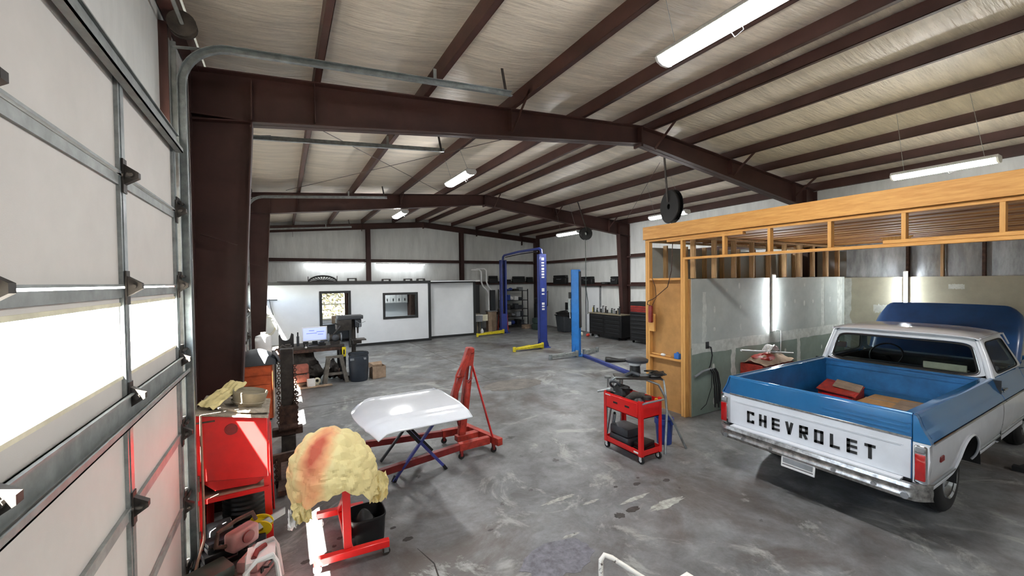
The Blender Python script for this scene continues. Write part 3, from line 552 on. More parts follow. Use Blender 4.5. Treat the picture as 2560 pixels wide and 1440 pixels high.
# ================================================================== LEFT FOREGROUND
# blast cabinet: seen from its side, back against the door wall
t = thing('blast_cabinet', 'red sheet metal blast cabinet on legs beside the steel column', 'cabinet', (-.45, 4.75, 0))
X0, X1, YA, YB = -.70, -.16, 4.44, 5.12
MB().prism([(X0, .70), (X1, .62), (X1, 1.185), (X0, 1.30)], (0, YB, 0), (1, 0, 0), (0, 0, 1), YB-YA).build('body', 'red', t, bevel=.008)
MB().prism([(X0, .70), (X1, .62), (X1-.10, .56), (X0+.12, .575)], (0, YB-.05, 0), (1, 0, 0), (0, 0, 1), YB-YA-.10).build('hopper', 'red', t)
MB().cyl((-.44, YA-.004, 1.13), (-.44, YA+.05, 1.13), .045, n=20).build('port_plug', 'reddark', t)
MB().torus((-.44, YA-.002, 1.13), .047, .006, (0, 1, 0), 20, 6).build('port_ring', 'reddark', t)
MB().bx(-.70, -.56, YA-.003, YA, 1.22, 1.235).build('scratched_seam', 'rust', t)
for (x, y) in ((X1-.02, YA+.02), (X0+.02, YA+.02), (X1-.02, YB-.02), (X0+.02, YB-.02)):
    sx = 1 if x > -.4 else -1; sy = 1 if y > 4.8 else -1
    MB().bar((x, y, .95), (x+sx*.02, y, .0), .055, .012, (0, 1, 0)).bar((x+sx*.024, y-sy*.02, .95), (x+sx*.044, y-sy*.02, .0), .012, .05, (0, 1, 0)).build('leg', 'red', t)
MB().bx(X0, X1, YA+.02, YB-.02, .525, .535).build('shelf', 'dust', t, bevel=.002); MB().bx(X0, X1, YA+.0, YA+.016, .495, .535).build('shelf_rim', 'red', t)
MB().torus((-.40, 4.66, .537), .09, .004, n=24, m=5).build('ring_mark', 'rust', t)
MB().prism([(X0-.01, .0), (X1+.01, -.118), (X1+.01, -.105), (X0-.01, .013)], (0, YB, 1.302), (1, 0, 0), (0, 0, 1), YB-YA+.02).build('top_sheet', 'newsp', t)
def topz(x): return 1.316-(x-X0)*.2185
sl = math.atan(.2185)
# pan on top
t = thing('round_pan', 'dented beige round pan on the papers of the red cabinet', 'pan', (-.33, 4.78, topz(-.33)))
MB().lathe([(.135, 0), (.15, .09), (.152, .115), (.147, .12), (.14, .11), (.135, .09), (.0, .085)], (-.33, 4.80, topz(-.33)+.03), (.2, 0, 1), 30).build('body', 'tan', t)
MB().torus((-.33, 4.80, topz(-.33)+.05), .142, .006, (.2, 0, 1), 30, 6).build('rim', 'tan', t)
MB().box((-.33, 4.80, topz(-.33)+.013), (.2, .2, .026), rotm(0, sl, .2)).build('base', 'tan', t)
def crumple(x, y, w, d, rz, amp, seed, name, label, mname, tilt=0):
    def fn(u, v):
        px, py = (u-.5)*w, (v-.5)*d; q = Vector((px*math.cos(rz)-py*math.sin(rz)+x, px*math.sin(rz)+py*math.cos(rz)+y, 0))
        z = topz(q.x)+.012+amp*(.6+noise.noise(Vector((u*5, v*5, seed))))+tilt*(v)
        return (q.x, q.y, z)
    return tag(MB().grid(fn, 14, 14, (0, 0, .003)).build(name, mname, None, ang=25), label, 'paper')
crumple(-.53, 4.77, .16, .5, -.45, .03, 3, 'masking_paper', 'crumpled yellow masking paper standing up on the red cabinet', 'paper', .16)
crumple(-.60, 4.72, .15, .3, .3, .012, 8, 'newspaper', 'folded newspaper at the left edge of the cabinet top', 'newsp')
crumple(-.27, 4.55, .24, .16, .1, .012, 5, 'newspaper', 'torn newspaper at the front right of the cabinet top', 'newsp')
tag(MB().bar((-.55, 4.53, topz(-.55)+.035), (-.38, 4.49, topz(-.38)+.02), .018, .012).build('wood_strip', 'newsp', None), 'pale strip lying on the papers above the plugged port', 'strip')
# things below and beside the cabinet
t = thing('ribbed_tank', 'black ribbed round tank under the red cabinet shelf', 'tank', (-.36, 4.86, .03)); mb = MB(); pr = [(.0, .02), (.2, .02)]
for i in range(9): pr += [(.215, .04+i*.045), (.205, .06+i*.045)]
pr += [(.19, .45), (.0, .46)]; mb.lathe(pr, (-.36, 4.86, 0), n=28); mb.build('body', 'black', t); MB().cyl((-.36, 4.86, .0), (-.36, 4.86, .02), .17, n=20).build('base', 'black', t); MB().cyl((-.36, 4.86, .46), (-.36, 4.86, .49), .05, n=12).build('cap', 'darkgrey', t)
def case(name, label, c, dims, rz, mname, cat='case', handle=True, tilt=0):
    t = thing(name, label, cat, (c[0], c[1], c[2]), rz, world=False); l, w_, h = dims
    MB().box((0, 0, h*.26), (l, w_, h*.5), rotm(0, tilt)).build('lower_shell', mname, t, bevel=min(dims)*.12, seg=2); MB().box((0, 0, h*.76), (l*.97, w_*.96, h*.46), rotm(0, tilt)).build('lid', mname, t, bevel=min(dims)*.12, seg=2)
    if handle:
        MB().tube([(-l*.2, -w_*.5, h*.5), (-l*.17, -w_*.5-.035, h*.5), (l*.17, -w_*.5-.035, h*.5), (l*.2, -w_*.5, h*.5)], .010, 8).build('handle', 'black', t)
        for s in (-.3, .3): MB().box((l*s, -w_*.5-.006, h*.5), (.03, .012, .04)).build('latch', 'black', t)
    return t
case('tool_case', 'dark green plastic tool case on the floor at the bottom left', (-.56, 3.92, 0), (.30, .22, .20), .5, 'greendark')
case('tool_case', 'long black tool case lying under the red cabinet', (-.50, 4.33, 0), (.34, .16, .14), .35, 'black')
case('tool_case', 'flat grey black case stacked on the black case', (-.50, 4.36, .142), (.30, .14, .08), .42, 'darkgrey')
case('tool_case', 'pink faded plastic tool case by the red cabinet leg', (-.25, 3.98, 0), (.26, .18, .20), 1.1, 'pink')
case('power_supply', 'dusty pale grey battery charger box between the cases', (-.56, 4.55, 0), (.2, .18, .24), .2, 'grey', 'box')
t = thing('chainsaw', 'pale pink and dark handheld saw lying across the cases', 'saw', (-.36, 4.19, .15), world=False, rz=.7)
MB().box((0, 0, .10), (.24, .13, .16)).build('motor_housing', 'pink', t, bevel=.035, seg=3); MB().box((.27, 0, .1), (.32, .015, .07)).build('guide_bar', 'grey', t, bevel=.006); MB().tube([(-.14, 0, .1), (-.22, 0, .14), (-.2, 0, .25), (-.04, 0, .27), (.1, 0, .26), (.13, 0, .18)], .017, 8).build('handle', 'rust', t); MB().cyl((.0, -.09, .12), (.0, -.075, .12), .05, n=16).build('starter_cover', 'reddark', t)
t = thing('wire_spool', 'yellow plastic spool beside the red cabinet leg', 'spool', (-.2, 4.27, .0)); 
MB().lathe([(.03, -.04), (.10, -.04), (.10, -.03), (.06, -.03), (.06, .03), (.10, .03), (.10, .04), (.03, .04)], (-.23, 4.36, .22), (.2, 1, .45), 24).build('reel', 'yellowbright', t); MB().bx(-.27, -.19, 4.33, 4.40, 0, .15).build('base_block', 'darkgrey', t)
t = thing('chair_frame', 'white tubular plastic frame at the bottom edge', 'frame', (-.2, 3.62, 0))
for dy in (0, .22): MB().tube([(-.30, 3.52+dy, .01), (-.29, 3.55+dy, .30), (-.22, 3.57+dy, .36), (-.12, 3.6+dy, .36), (-.09, 3.62+dy, .28), (-.06, 3.64+dy, .01)], .018, 8).build('hoop', 'white', t)
MB().bx(-.29, -.1, 3.58, 3.80, .335, .35).build('panel', 'white', t); MB().tube([(-.24, 3.62, .358), (-.22, 3.7, .366), (-.17, 3.76, .358)], .02, 8).build('strap', 'reddark', t)
t = thing('air_hose', 'thin pale hose hanging beside the door track down to the floor', 'hose', (-.66, 4.5, 0)); MB().tube([(-.66, 4.42, 1.3), (-.655, 4.41, .9), (-.65, 4.39, .5), (-.64, 4.3, .25), (-.70, 4.15, .02), (-.71, 3.9, .02), (-.66, 3.7, .012)], .010, 8).build('hose', 'dust', t)
t = thing('conduit', 'rusty grey conduit strip fixed beside the door track', 'conduit', (-.72, 4.42, 0)); MB().bx(-.76, -.69, 4.45, 4.49, .1, 1.15).build('body', 'dust', t); MB().bx(-.77, -.68, 4.43, 4.445, .62, .76).build('bracket', 'rust', t); MB().bx(-.77, -.68, 4.43, 4.445, .2, .26).build('bracket', 'rust', t)
# engine stand with the part under masking paper
t = thing('engine_stand', 'red wheeled engine stand under the paper covered part', 'stand', (.47, 4.0, 0))
MB().bar((.17, 3.72, .115), (.78, 3.67, .115), .06).build('front_leg', 'red', t, bevel=.004); MB().bar((.24, 4.46, .115), (.68, 4.42, .115), .06).build('rear_leg', 'red', t, bevel=.004); MB().bar((.455, 3.72, .115), (.46, 4.42, .115), .055).build('spine', 'red', t, bevel=.004)
MB().bar((.44, 3.74, .14), (.445, 3.86, .86), .065, .06, (0, 1, 0)).build('mast', 'red', t, bevel=.004); MB().bar((.45, 4.40, .14), (.45, 3.92, .5), .045).build('brace', 'red', t); MB().cyl((.445, 3.72, .84), (.445, 4.0, .84), .05, n=16).build('head_tube', 'black', t); MB().cyl((.445, 4.0, .84), (.445, 4.02, .84), .12, n=20).build('face_plate', 'black', t)
for (x, y) in ((.20, 3.74), (.755, 3.69), (.27, 4.44), (.655, 4.41)):
    MB().cyl((x, y-.016, .034), (x, y+.016, .034), .034, n=16).build('caster', 'white' if x < .3 else 'darksteel', t); MB().bx(x-.02, x+.02, y-.024, y-.018, .03, .085).bx(x-.02, x+.02, y+.018, y+.024, .03, .085).bx(x-.02, x+.02, y-.024, y+.024, .08, .088).build('caster_fork', 'galv', t)
# covered part: an upside-down bowl of crumpled paper with ragged hem
t = thing('masked_part', 'large dome shaped part wrapped in crumpled yellow masking paper with orange overspray', 'part', (.38, 3.98, .6))
def cover(u, v):
    a = 2*math.pi*u; ph = v*math.pi*.53
    rx, ry, rz_ = .375, .40, .50; d = Vector((math.cos(a)*math.sin(ph), math.sin(a)*math.sin(ph), math.cos(ph)))
    k = 1+.04*noise.noise(d*3.2)+.020*abs(noise.noise(d*9))*2*(.3+v)
    z = .73+d.z*(.40 if d.z > 0 else .25)*k
    if v > .8: z -= (v-.8)/.2*(.0+.16*max(0, math.cos(a+.35))**4+.10*max(0, math.cos(a-3.7))**6+.08*max(0, noise.noise(Vector((math.cos(a)*2.2, math.sin(a)*2.2, 4))))+.04*noise.noise(Vector((math.cos(a)*6, math.sin(a)*6, 2))))
    lean = .08*(1-d.z)*0
    return (.37+d.x*rx*k-.04*d.z, 3.98+d.y*ry*k, z-.05*max(0, d.x)+.02*min(0, d.x))
pm = bpy.data.materials.new('oversprayed_paper'); pm.use_nodes = True; n_ = pm.node_tree.nodes; l_ = pm.node_tree.links; b_ = n_['Principled BSDF']; b_.inputs['Roughness'].default_value = .75
tc = n_.new('ShaderNodeTexCoord'); gr = n_.new('ShaderNodeVectorMath'); gr.operation = 'SUBTRACT'; gr.inputs[1].default_value = (-.17, -.20, .38); l_.new(tc.outputs['Object'], gr.inputs[0])
sc_ = n_.new('ShaderNodeVectorMath'); sc_.operation = 'MULTIPLY'; sc_.inputs[1].default_value = (1.0, 2.9, .75); vr = n_.new('ShaderNodeVectorRotate'); vr.rotation_type = 'Z_AXIS'; vr.inputs['Angle'].default_value = -1.05; l_.new(gr.outputs[0], vr.inputs[0]); l_.new(vr.outputs[0], sc_.inputs[0])
ln = n_.new('ShaderNodeVectorMath'); ln.operation = 'LENGTH'; l_.new(sc_.outputs[0], ln.inputs[0]); nz_ = n_.new('ShaderNodeTexNoise'); nz_.inputs['Scale'].default_value = 6; l_.new(tc.outputs['Object'], nz_.inputs[0])
ad = n_.new('ShaderNodeMath'); ad.operation = 'MULTIPLY_ADD'; ad.inputs[1].default_value = .35; l_.new(nz_.outputs[0], ad.inputs[0]); l_.new(ln.outputs['Value'], ad.inputs[2])
rp = n_.new('ShaderNodeValToRGB'); e_ = rp.color_ramp.elements; e_[0].position = .28; e_[0].color = srgb('#b4553c'); e_[1].position = .62; e_[1].color = srgb('#d9c98f'); x_ = rp.color_ramp.elements.new(.45); x_.color = srgb('#dca070')
l_.new(ad.outputs[0], rp.inputs[0]); l_.new(rp.outputs[0], b_.inputs['Base Color']); M['spraypaper'] = pm
def crump(mb, amp, sc, seed):
    for i, p in enumerate(mb.v):
        q = p*sc; cell = noise.voronoi(q+Vector((seed, 0, 0)))[0]; mb.v[i] = p + (p-Vector((.37, 3.98, .66))).normalized()*amp*(cell[1]-cell[0]-.35)
    return mb
crump(MB().grid(cover, 120, 60), .034, 8, 1).build('paper_cover', 'spraypaper', t, ang=14)
MB().ball((.36, 3.98, .84), (.30, .33, .22), 20, 12).build('part_body', 'grey', t)
def flap(pts, w_, seed, mname='paper'):
    def fn(u, v):
        i = min(int(v*(len(pts)-1)), len(pts)-2); f_ = v*(len(pts)-1)-i; p = Vector(pts[i]).lerp(Vector(pts[i+1]), f_)
        return p + Vector(((u-.5)*w_*(1-.25*v)+.02*noise.noise(Vector((u*4, v*4, seed))), .05*noise.noise(Vector((u*6, v*3, seed+3))), .03*noise.noise(Vector((u*5, v*5, seed+6)))))
    return MB().grid(fn, 10, 12, (.0, .003, 0))
flap([(.10, 3.70, .66), (.09, 3.68, .58), (.11, 3.67, .50)], .16, 2).build('loose_flap', 'yellowbright' if False else 'paper', t, ang=20)
flap([(.04, 3.72, .62), (.03, 3.70, .54), (.02, 3.70, .46)], .09, 5, ).build('white_flap', 'white', t, ang=20)
flap([(.70, 3.86, .68), (.74, 3.84, .55), (.72, 3.83, .42)], .20, 9).build('loose_flap', 'paper', t, ang=20)
t = thing('drain_tub', 'square black plastic tub on the floor under the engine stand', 'tub', (.62, 4.06, 0))
mb = MB(); prof = [(0, .012), (.9, .012), (1.0, .24), (1.06, .24), (1.06, .225), (1.02, .22), (.94, .0), (0, 0)]
vs = []; ns = 28
def sq(k): a = 2*math.pi*k/ns; c, s_ = math.cos(a), math.sin(a); return (math.copysign(abs(c)**.45, c), math.copysign(abs(s_)**.45, s_))
for r_, h in prof:
    for k in range(ns): q = sq(k); vs.append((.655+q[0]*.155*max(r_, .001), 4.055+q[1]*.155*max(r_, .001), h))
mb.add(vs, [(i*ns+k, i*ns+(k+1) % ns, (i+1)*ns+(k+1) % ns, (i+1)*ns+k) for i in range(len(prof)-1) for k in range(ns)]); mb.build('body', 'black', t)
tb = crumple; bagm = MB().grid(lambda u, v: (.50+.25*u, 3.93+.25*v, .10+.16*math.sin(math.pi*u)*math.sin(math.pi*v)*(1+.5*noise.noise(Vector((u*4, v*4, 1))))), 16, 16, (0, 0, -.01)); bg_ = bagm.build('liner_bag', 'black', t, ang=20)
# steel post / press with chains
t = thing('chain_post', 'dark steel pulling post hung with chains on a crossbeam base', 'post', (.02, 6.6, 0))
MB().bar((.02, 6.6, .30), (.02, 6.6, 1.52), .165, .15, (0, 1, 0)).build('post', 'darksteel', t, bevel=.008); MB().bx(-.18, .20, 6.5, 6.62, .30, .40).build('crossbeam', 'rust', t, bevel=.006); MB().bx(-.07, .11, 6.45, 6.75, .04, .30).build('pedestal', 'darksteel', t, bevel=.006)
MB().bar((-.06, 5.25, .06), (-.02, 6.9, .06), .09, .06).build('base_rail', 'rust', t); MB().bar((-.45, 6.35, .05), (.5, 6.42, .05), .09, .06).build('base_cross', 'darksteel', t); MB().bar((-.3, 5.55, .35), (.14, 5.6, .35), .05, .10).build('arm', 'rust', t); MB().bar((-.1, 5.58, .0), (-.1, 5.58, .3), .06).bar((.08, 5.6, 0), (.08, 5.6, .3), .06).build('arm_leg', 'rust', t)
MB().cyl((-.1, 6.48, .42), (.14, 6.48, .42), .05, n=12).bx(-.09, .14, 6.47, 6.56, .42, .72).build('ram_block', 'rust', t)
def chain(p0, p1, sag, n, par, r=.02):
    mb = MB(); p0, p1 = Vector(p0), Vector(p1)
    for i in range(n):
        u = (i+.5)/n; p = p0.lerp(p1, u)+Vector((0, 0, -sag*4*u*(1-u))); d = ((p1-p0).normalized()+Vector((0, 0, -sag*4*(1-2*u)/max(.01, (p1-p0).length)))).normalized()
        mb.torus(p, r, r*.3, d.cross(Vector((0, 1, 0)) if i % 2 else Vector((1, .2, 0))).normalized(), 8, 5, 1.0)
    return mb.build('chain', 'rust', par)
chain((-.08, 6.51, 1.35), (-.10, 6.50, .45), 0, 26, t); chain((.115, 6.51, 1.30), (.13, 6.50, .45), 0, 25, t); chain((.125, 6.5, .9), (.11, 6.50, .35), .0, 16, t, .028); chain((-.10, 6.49, .95), (.13, 6.49, 1.0), .4, 24, t)
chain((-.12, 5.54, .36), (-.12, 5.54, .06), 0, 9, t); chain((.02, 5.54, .36), (.02, 5.54, .1), 0, 8, t)
# orange cabinet with the seat on top
t = thing('orange_tool_chest', 'orange tool chest with a black seat lying on it behind the steel column', 'chest', (-.42, 8.6, 0)); MB().bx(-.66, -.20, 8.4, 9.0, .03, 1.0).build('body', 'orange', t, bevel=.01)
for z in (.12, .40, .66, .83): MB().bx(-.64, -.23, 8.385, 8.402, z, z+(.25 if z < .6 else .14)).build('drawer', 'orange', t, bevel=.004)
MB().bx(-.205, -.188, 8.38, 8.99, .05, 1.0).build('corner_edge', 'dust', t)
for x in (-.62, -.26):
    for y in (8.46, 8.94): MB().bx(x-.03, x+.03, y-.03, y+.03, 0, .03).build('foot', 'black', t)
t = thing('vehicle_seat', 'grey topped black bench seat lying on the orange chest', 'seat', (-.42, 8.6, 1.0)); 
mb = MB(); mb.grid(lambda u, v: (-.78+.66*u, 8.38+.5*v, 1.0+.27*(max(0, math.sin(math.pi*min(1, max(0, u))))**.35)*(math.sin(math.pi*v)**.3)*(1 if u < .6 else 1-(u-.6)*.5)), 20, 10); mb.build('cushion', 'darkgrey', t); MB().bx(-.74, -.14, 8.42, 8.86, 1.001, 1.06).build('base_pan', 'black', t)
MB().grid(lambda u, v: (-.20+.18*u, 8.36+.45*v, 1.19-.5*u*u+.02*math.sin(v*9)), 10, 8, (0, 0, -.02)).build('side_flap', 'black', t)
# ================================================================== WORKBENCH AREA
t = thing('workbench', 'long dark steel workbench at the left in front of the white office wall', 'workbench', (.6, 11.2, 0))
MB().bx(-.30, 1.31, 10.95, 11.75, .84, .90).build('top', 'darksteel', t, bevel=.006); MB().bx(-.28, 1.29, 10.96, 10.99, .76, .84).build('apron', 'rust', t)
for x in (-.24, 1.25): 
    for y in (11.02, 11.68): MB().bx(x-.04, x+.04, y-.04, y+.04, 0, .84).build('leg', 'black', t)
MB().bx(1.25, 1.33, 10.86, 10.945, 0, .84).build('end_post', 'black', t)
t = thing('sawhorse', 'weathered grey sawhorse under the front of the workbench', 'sawhorse', (1.06, 10.8, 0)); MB().bx(.86, 1.26, 10.72, 10.80, .60, .66).build('beam', 'weather', t, bevel=.004)
for x, dx in ((.92, -.10), (1.20, .12)):
    for y, dy in ((10.68, -.06), (10.84, .04)): MB().bar((x, y, .62), (x+dx, y+dy, 0), .085, .04, (0, 1, 0)).build('leg', 'weather', t)
MB().bx(.86, 1.27, 10.66, 10.69, .2, .26).build('rail', 'weather', t)
t = thing('monitor', 'lit computer monitor standing on the workbench', 'monitor', (.66, 11.3, .9)); MB().box((.66, 11.3, 1.17), (.58, .045, .36), rotm(-.12, 0, .04)).build('bezel', 'white', t, bevel=.006); MB().box((.66, 11.273, 1.172), (.52, .006, .30), rotm(-.12, 0, .04)).build('screen', 'screen', t)
for i in range(6): MB().box((.56+.2*(i % 2)+.03, 11.2685+.012*0, 1.26-.035*i), (.12+.06*((i*7) % 3), .003, .012), rotm(-.12, 0, .04)).build('screen_line', 'screenblue', t)
MB().box((.46, 11.2685, 1.17), (.05, .003, .22), rotm(-.12, .35, .04)).build('screen_line', 'screenblue', t); MB().bx(.60, .72, 11.27, 11.40, .901, .99).bx(.52, .80, 11.22, 11.45, .901, .915).build('stand', 'black', t)
t = thing('drill_press', 'tall grey drill press beside the workbench', 'drill press', (1.50, 11.3, 0)); MB().bx(1.36, 1.78, 11.05, 11.5, 0, .06).build('base', 'darksteel', t); MB().cyl((1.58, 11.3, .06), (1.58, 11.3, 1.5), .055, n=16).build('column', 'darksteel', t)
MB().bx(1.16, 1.52, 11.1, 11.5, 1.22, 1.52).build('motor_housing', 'darksteel', t, bevel=.03, seg=2); MB().bx(1.18, 1.80, 11.08, 11.48, 1.50, 1.60).build('belt_cover', 'darkgrey', t, bevel=.02, seg=2); MB().bx(1.60, 1.76, 11.12, 11.36, 1.28, 1.50).build('head', 'darkgrey', t, bevel=.02); MB().cyl((1.68, 11.24, 1.28), (1.68, 11.24, 1.12), .03, .02, n=12).build('chuck', 'darksteel', t); MB().cyl((1.68, 11.24, 1.12), (1.68, 11.24, 1.0), .006, n=8).build('drill_bit', 'galv', t)
MB().bx(1.52, 1.86, 11.05, 11.4, .94, .97).bx(1.55, 1.75, 11.1, 11.35, .86, .94).cyl((1.58, 11.3, .82), (1.58, 11.3, .98), .08, n=14).build('table', 'darksteel', t)
for a in range(3): MB().bar((1.72, 11.10, 1.38), (1.72+.14*math.cos(a*2.1+.4), 11.06, 1.38+.14*math.sin(a*2.1+.4)), .012).build('feed_handle', 'galv', t)
t = thing('bench_grinder', 'dark bench grinder with round wheels on the workbench', 'grinder', (1.22, 11.2, .9)); MB().cyl((.98, 11.15, 1.06), (1.24, 11.15, 1.06), .085, n=18).build('motor', 'darksteel', t); MB().cyl((.95, 11.15, 1.06), (.98, 11.15, 1.06), .11, n=20).build('wheel', 'grey', t); MB().cyl((1.24, 11.15, 1.06), (1.27, 11.15, 1.06), .11, n=20).build('wheel', 'grey', t); MB().bx(1.0, 1.22, 11.08, 11.24, .901, .99).build('base', 'darksteel', t); MB().ball((1.12, 11.06, 1.06), (.09, .05, .09)).build('end_cap', 'darkgrey', t); MB().bar((1.08, 11.12, 1.14), (1.24, 11.02, 1.36), .06, .03).bar((1.24, 11.02, 1.36), (1.1, 11.02, 1.43), .03).build('lamp_arm', 'darksteel', t)
t = thing('pipe_saddle', 'black saddle shaped pipe stand on the workbench', 'stand', (-.02, 11.2, .9)); mb = MB(); pl = [(-.15, .0), (.17, .0), (.17, .30), (.12, .33), (.09, .22)] + [(.0+.11*math.cos(R(a)), .28+.12*math.sin(R(a))) for a in range(-20, -165, -20)] + [(-.12, .33), (-.15, .28)]
mb.prism(pl, (.02, 11.3, .901), (1, 0, 0), (0, 0, 1), .12); mb.build('body', 'black', t)
t = thing('spray_can', 'slim dark aerosol can standing on the workbench by the monitor', 'can', (.28, 11.25, .9)); MB().cyl((.28, 11.25, .901), (.28, 11.25, 1.14), .03, n=14).build('body', 'darkgrey', t); MB().cyl((.28, 11.25, 1.14), (.28, 11.25, 1.24), .016, n=10).build('cap', 'black', t)
t = thing('small_vise', 'small black vise at the front edge of the workbench', 'vise', (.44, 11.0, .9)); MB().bx(.40, .48, 10.98, 11.12, .901, 1.0).bx(.38, .50, 10.96, 11.0, .96, 1.03).build('body', 'black', t); MB().cyl((.44, 10.97, .95), (.44, 10.9, .95), .012, n=8).build('screw', 'galv', t); MB().ball((.44, 10.89, .9), .025).build('knob', 'white', t)
for i, (x, m_, l_) in enumerate(((.80, 'black', 'low black parts tray on the workbench by the grinder'), (.06, 'darksteel', 'dark steel block on the workbench front left'))): tag(MB().bx(x-.09, x+.09, 11.0, 11.16, .901, .955).bx(x-.06, x+.06, 11.02, 11.14, .955, .99).build('parts_tray', m_, None, bevel=.01), l_, 'tray')
t = thing('white_jug', 'sunlit white plastic drum left of the workbench', 'drum', (-.42, 10.6, 0)); MB().lathe([(0, .0), (.15, 0), (.16, .03), (.16, .5), (.15, .56), (.05, .60), (.05, .64), (0, .64)], (-.42, 10.6, .72), n=24).build('body', 'white', t); MB().bx(-.62, -.2, 10.4, 10.85, .68, .72).build('shelf', 'black', t); MB().bx(-.55, -.51, 10.5, 10.54, 0, .68).bx(-.28, -.24, 10.5, 10.54, 0, .68).bx(-.55, -.51, 10.75, 10.79, 0, .68).bx(-.28, -.24, 10.75, 10.79, 0, .68).build('leg', 'black', t)
t = thing('water_pump', 'rusty orange pump part lying beside the white drum', 'pump', (-.14, 10.55, .7)); MB().ball((-.15, 10.55, .86), (.09, .1, .12), wob=.5).build('body', 'rust', t); MB().cyl((-.15, 10.55, .72), (-.15, 10.55, .8), .06, n=12).build('base', 'rust', t); MB().tube([(-.14, 10.5, .95), (-.05, 10.5, 1.05), (.02, 10.5, 1.0)], .02, 8).build('outlet', 'darksteel', t)
t = thing('tarp_bundle', 'heap of dark tarps under the workbench', 'tarp', (.3, 11.25, 0)); MB().ball((.30, 11.25, .38), (.40, .22, .38), 24, 16, .5, 3).build('folds', 'cloth', t, ang=25); MB().ball((.58, 11.3, .22), (.2, .2, .22), 18, 12, .6, 7).build('folds', 'cloth', t, ang=25)
t = case('fuel_can', 'dusty red plastic fuel box under the workbench', (.30, 10.78, 0.10), (.36, .24, .42), .1, 'fuel', 'fuel can'); MB().box((0, 0, -.05), (.38, .26, .10)).build('base', 'rust', t)
tag(MB().box((.52, 10.62, .09), (.16, .14, .18), rotm(0, 0, .15)).build('small_carton', 'white', None, bevel=.003), 'small sunlit white carton on the floor by the sawhorse', 'box')
t = thing('tape_roll', 'pale roll of tape behind the white carton', 'roll', (.66, 10.75, .0)); MB().torus((.66, 10.77, .085), .06, .025, (0.3, 1, 0), 18, 8).build('roll', 'cream', t); 
MB().bx(.62, .70, 10.74, 10.80, 0, .02).build('core_stand', 'cream', t)
tag(MB().grid(lambda u, v: (.22+.75*u, 10.42+.2*v, .006+.02*abs(noise.noise(Vector((u*6, v*4, 2))))), 20, 8, (0, 0, .006)).build('floor_rag', 'carddull', None), 'flat dirty rag on the floor in front of the tarps', 'rag')
t = thing('engine_parts', 'pile of dark greasy engine parts behind the sawhorse', 'parts', (1.05, 11.2, 0)); MB().ball((1.02, 11.25, .24), (.15, .14, .24), 20, 14, .6, 11).build('casting', 'darksteel', t, ang=30); MB().cyl((1.25, 11.1, .12), (1.25, 11.3, .12), .12, n=18).build('flywheel', 'rust', t); MB().cyl((.92, 11.02, .32), (.92, 11.12, .32), .05, n=14).build('filter', 'white', t)
t = thing('barrel', 'slate blue plastic trash barrel at the right end of the workbench', 'barrel', (1.60, 10.66, 0)); MB().lathe([(0, 0), (.20, 0), (.215, .03), (.235, .40), (.235, .5), (.24, .56), (.225, .64), (.235, .65), (.235, .68), (.215, .68), (.205, .62), (.20, .05), (0, .04)], (1.60, 10.66, 0), n=32).build('body', 'barrel', t)
MB().lathe([(.236, .655), (.245, .655), (.245, .69), (.236, .69)], (1.60, 10.66, 0), n=32).build('rim', 'barrel', t); MB().box((1.42, 10.45, .57), (.09, .02, .05)).build('handle_recess', 'grey', t); MB().box((1.70, 10.45, .57), (.09, .02, .05)).build('handle_recess', 'grey', t)
MB().grid(lambda u, v: (1.60+.235*math.cos(6.283*u)*(1+.05*noise.noise(Vector((u*20, v, 1)))), 10.66+.235*math.sin(6.283*u)*(1+.05*noise.noise(Vector((u*20, v, 4)))), .70-.05*v), 40, 2).build('liner', 'black', t)
t = thing('yellow_level', 'yellow tool clipped to the corner of the workbench', 'tool', (1.39, 10.88, .6)); MB().bx(1.24, 1.33, 10.83, 10.858, .60, .84).build('body', 'yellowbright', t, bevel=.006); MB().bx(1.27, 1.30, 10.822, 10.83, .66, .78).build('grip', 'black', t)
t = thing('cardboard_box', 'worn brown cardboard box open at the top beside the barrel', 'box', (2.07, 10.75, 0), .12, world=False); w_, d_, h = .34, .28, .30
MB().bx(-w_/2, w_/2, -d_/2, -d_/2+.006, 0, h).bx(-w_/2, w_/2, d_/2-.006, d_/2, 0, h).bx(-w_/2, -w_/2+.006, -d_/2, d_/2, 0, h).bx(w_/2-.006, w_/2, -d_/2, d_/2, 0, h).bx(-w_/2, w_/2, -d_/2, d_/2, 0, .006).build('body', 'carddull', t); MB().box((-w_/2-.03, 0, h+.03), (.10, d_, .005), rotm(0, -.8)).box((0, d_/2+.03, h+.03), (w_, .1, .005), rotm(.8)).build('flap', 'carddull', t); MB().ball((0, 0, .17), (.14, .11, .10), wob=.4).build('contents', 'cloth', t)
t = thing('bandsaw_hose', 'coil of white cord hanging on the office wall behind the column', 'cord', (-.45, 16.25, 1.2)); MB().torus((-.50, 16.24, 1.05), .22, .012, (0, 1, 0), 24, 6, 1.6).torus((-.44, 16.23, 1.0), .17, .012, (0, 1, 0), 24, 6, 1.9).build('coil', 'cream', t); MB().bx(-.5, -.46, 16.22, 16.29, 1.38, 1.43).build('hook', 'darksteel', t)
t = thing('hanging_bar', 'dark bar and strap fixed to the office wall behind the column', 'bar', (-.45, 16.25, 1.9)); MB().bar((-.75, 16.24, 1.89), (-.2, 16.24, 1.88), .03).build('bar', 'black', t); MB().bar((-.44, 16.23, 1.92), (-.40, 16.23, 1.62), .07, .02).bar((-.40, 16.23, 1.62), (-.33, 16.23, 1.36), .04, .02).build('strap', 'darkgrey', t)
t = thing('air_tool_clutter', 'dark box on the floor between the column and the workbench', 'box', (-.6, 9.9, 0)); MB().bx(-.72, -.5, 9.75, 10.0, 0, .78).build('body', 'rust', t, bevel=.01); MB().bx(-.7, -.52, 9.735, 9.75, .1, .7).build('door', 'darksteel', t)
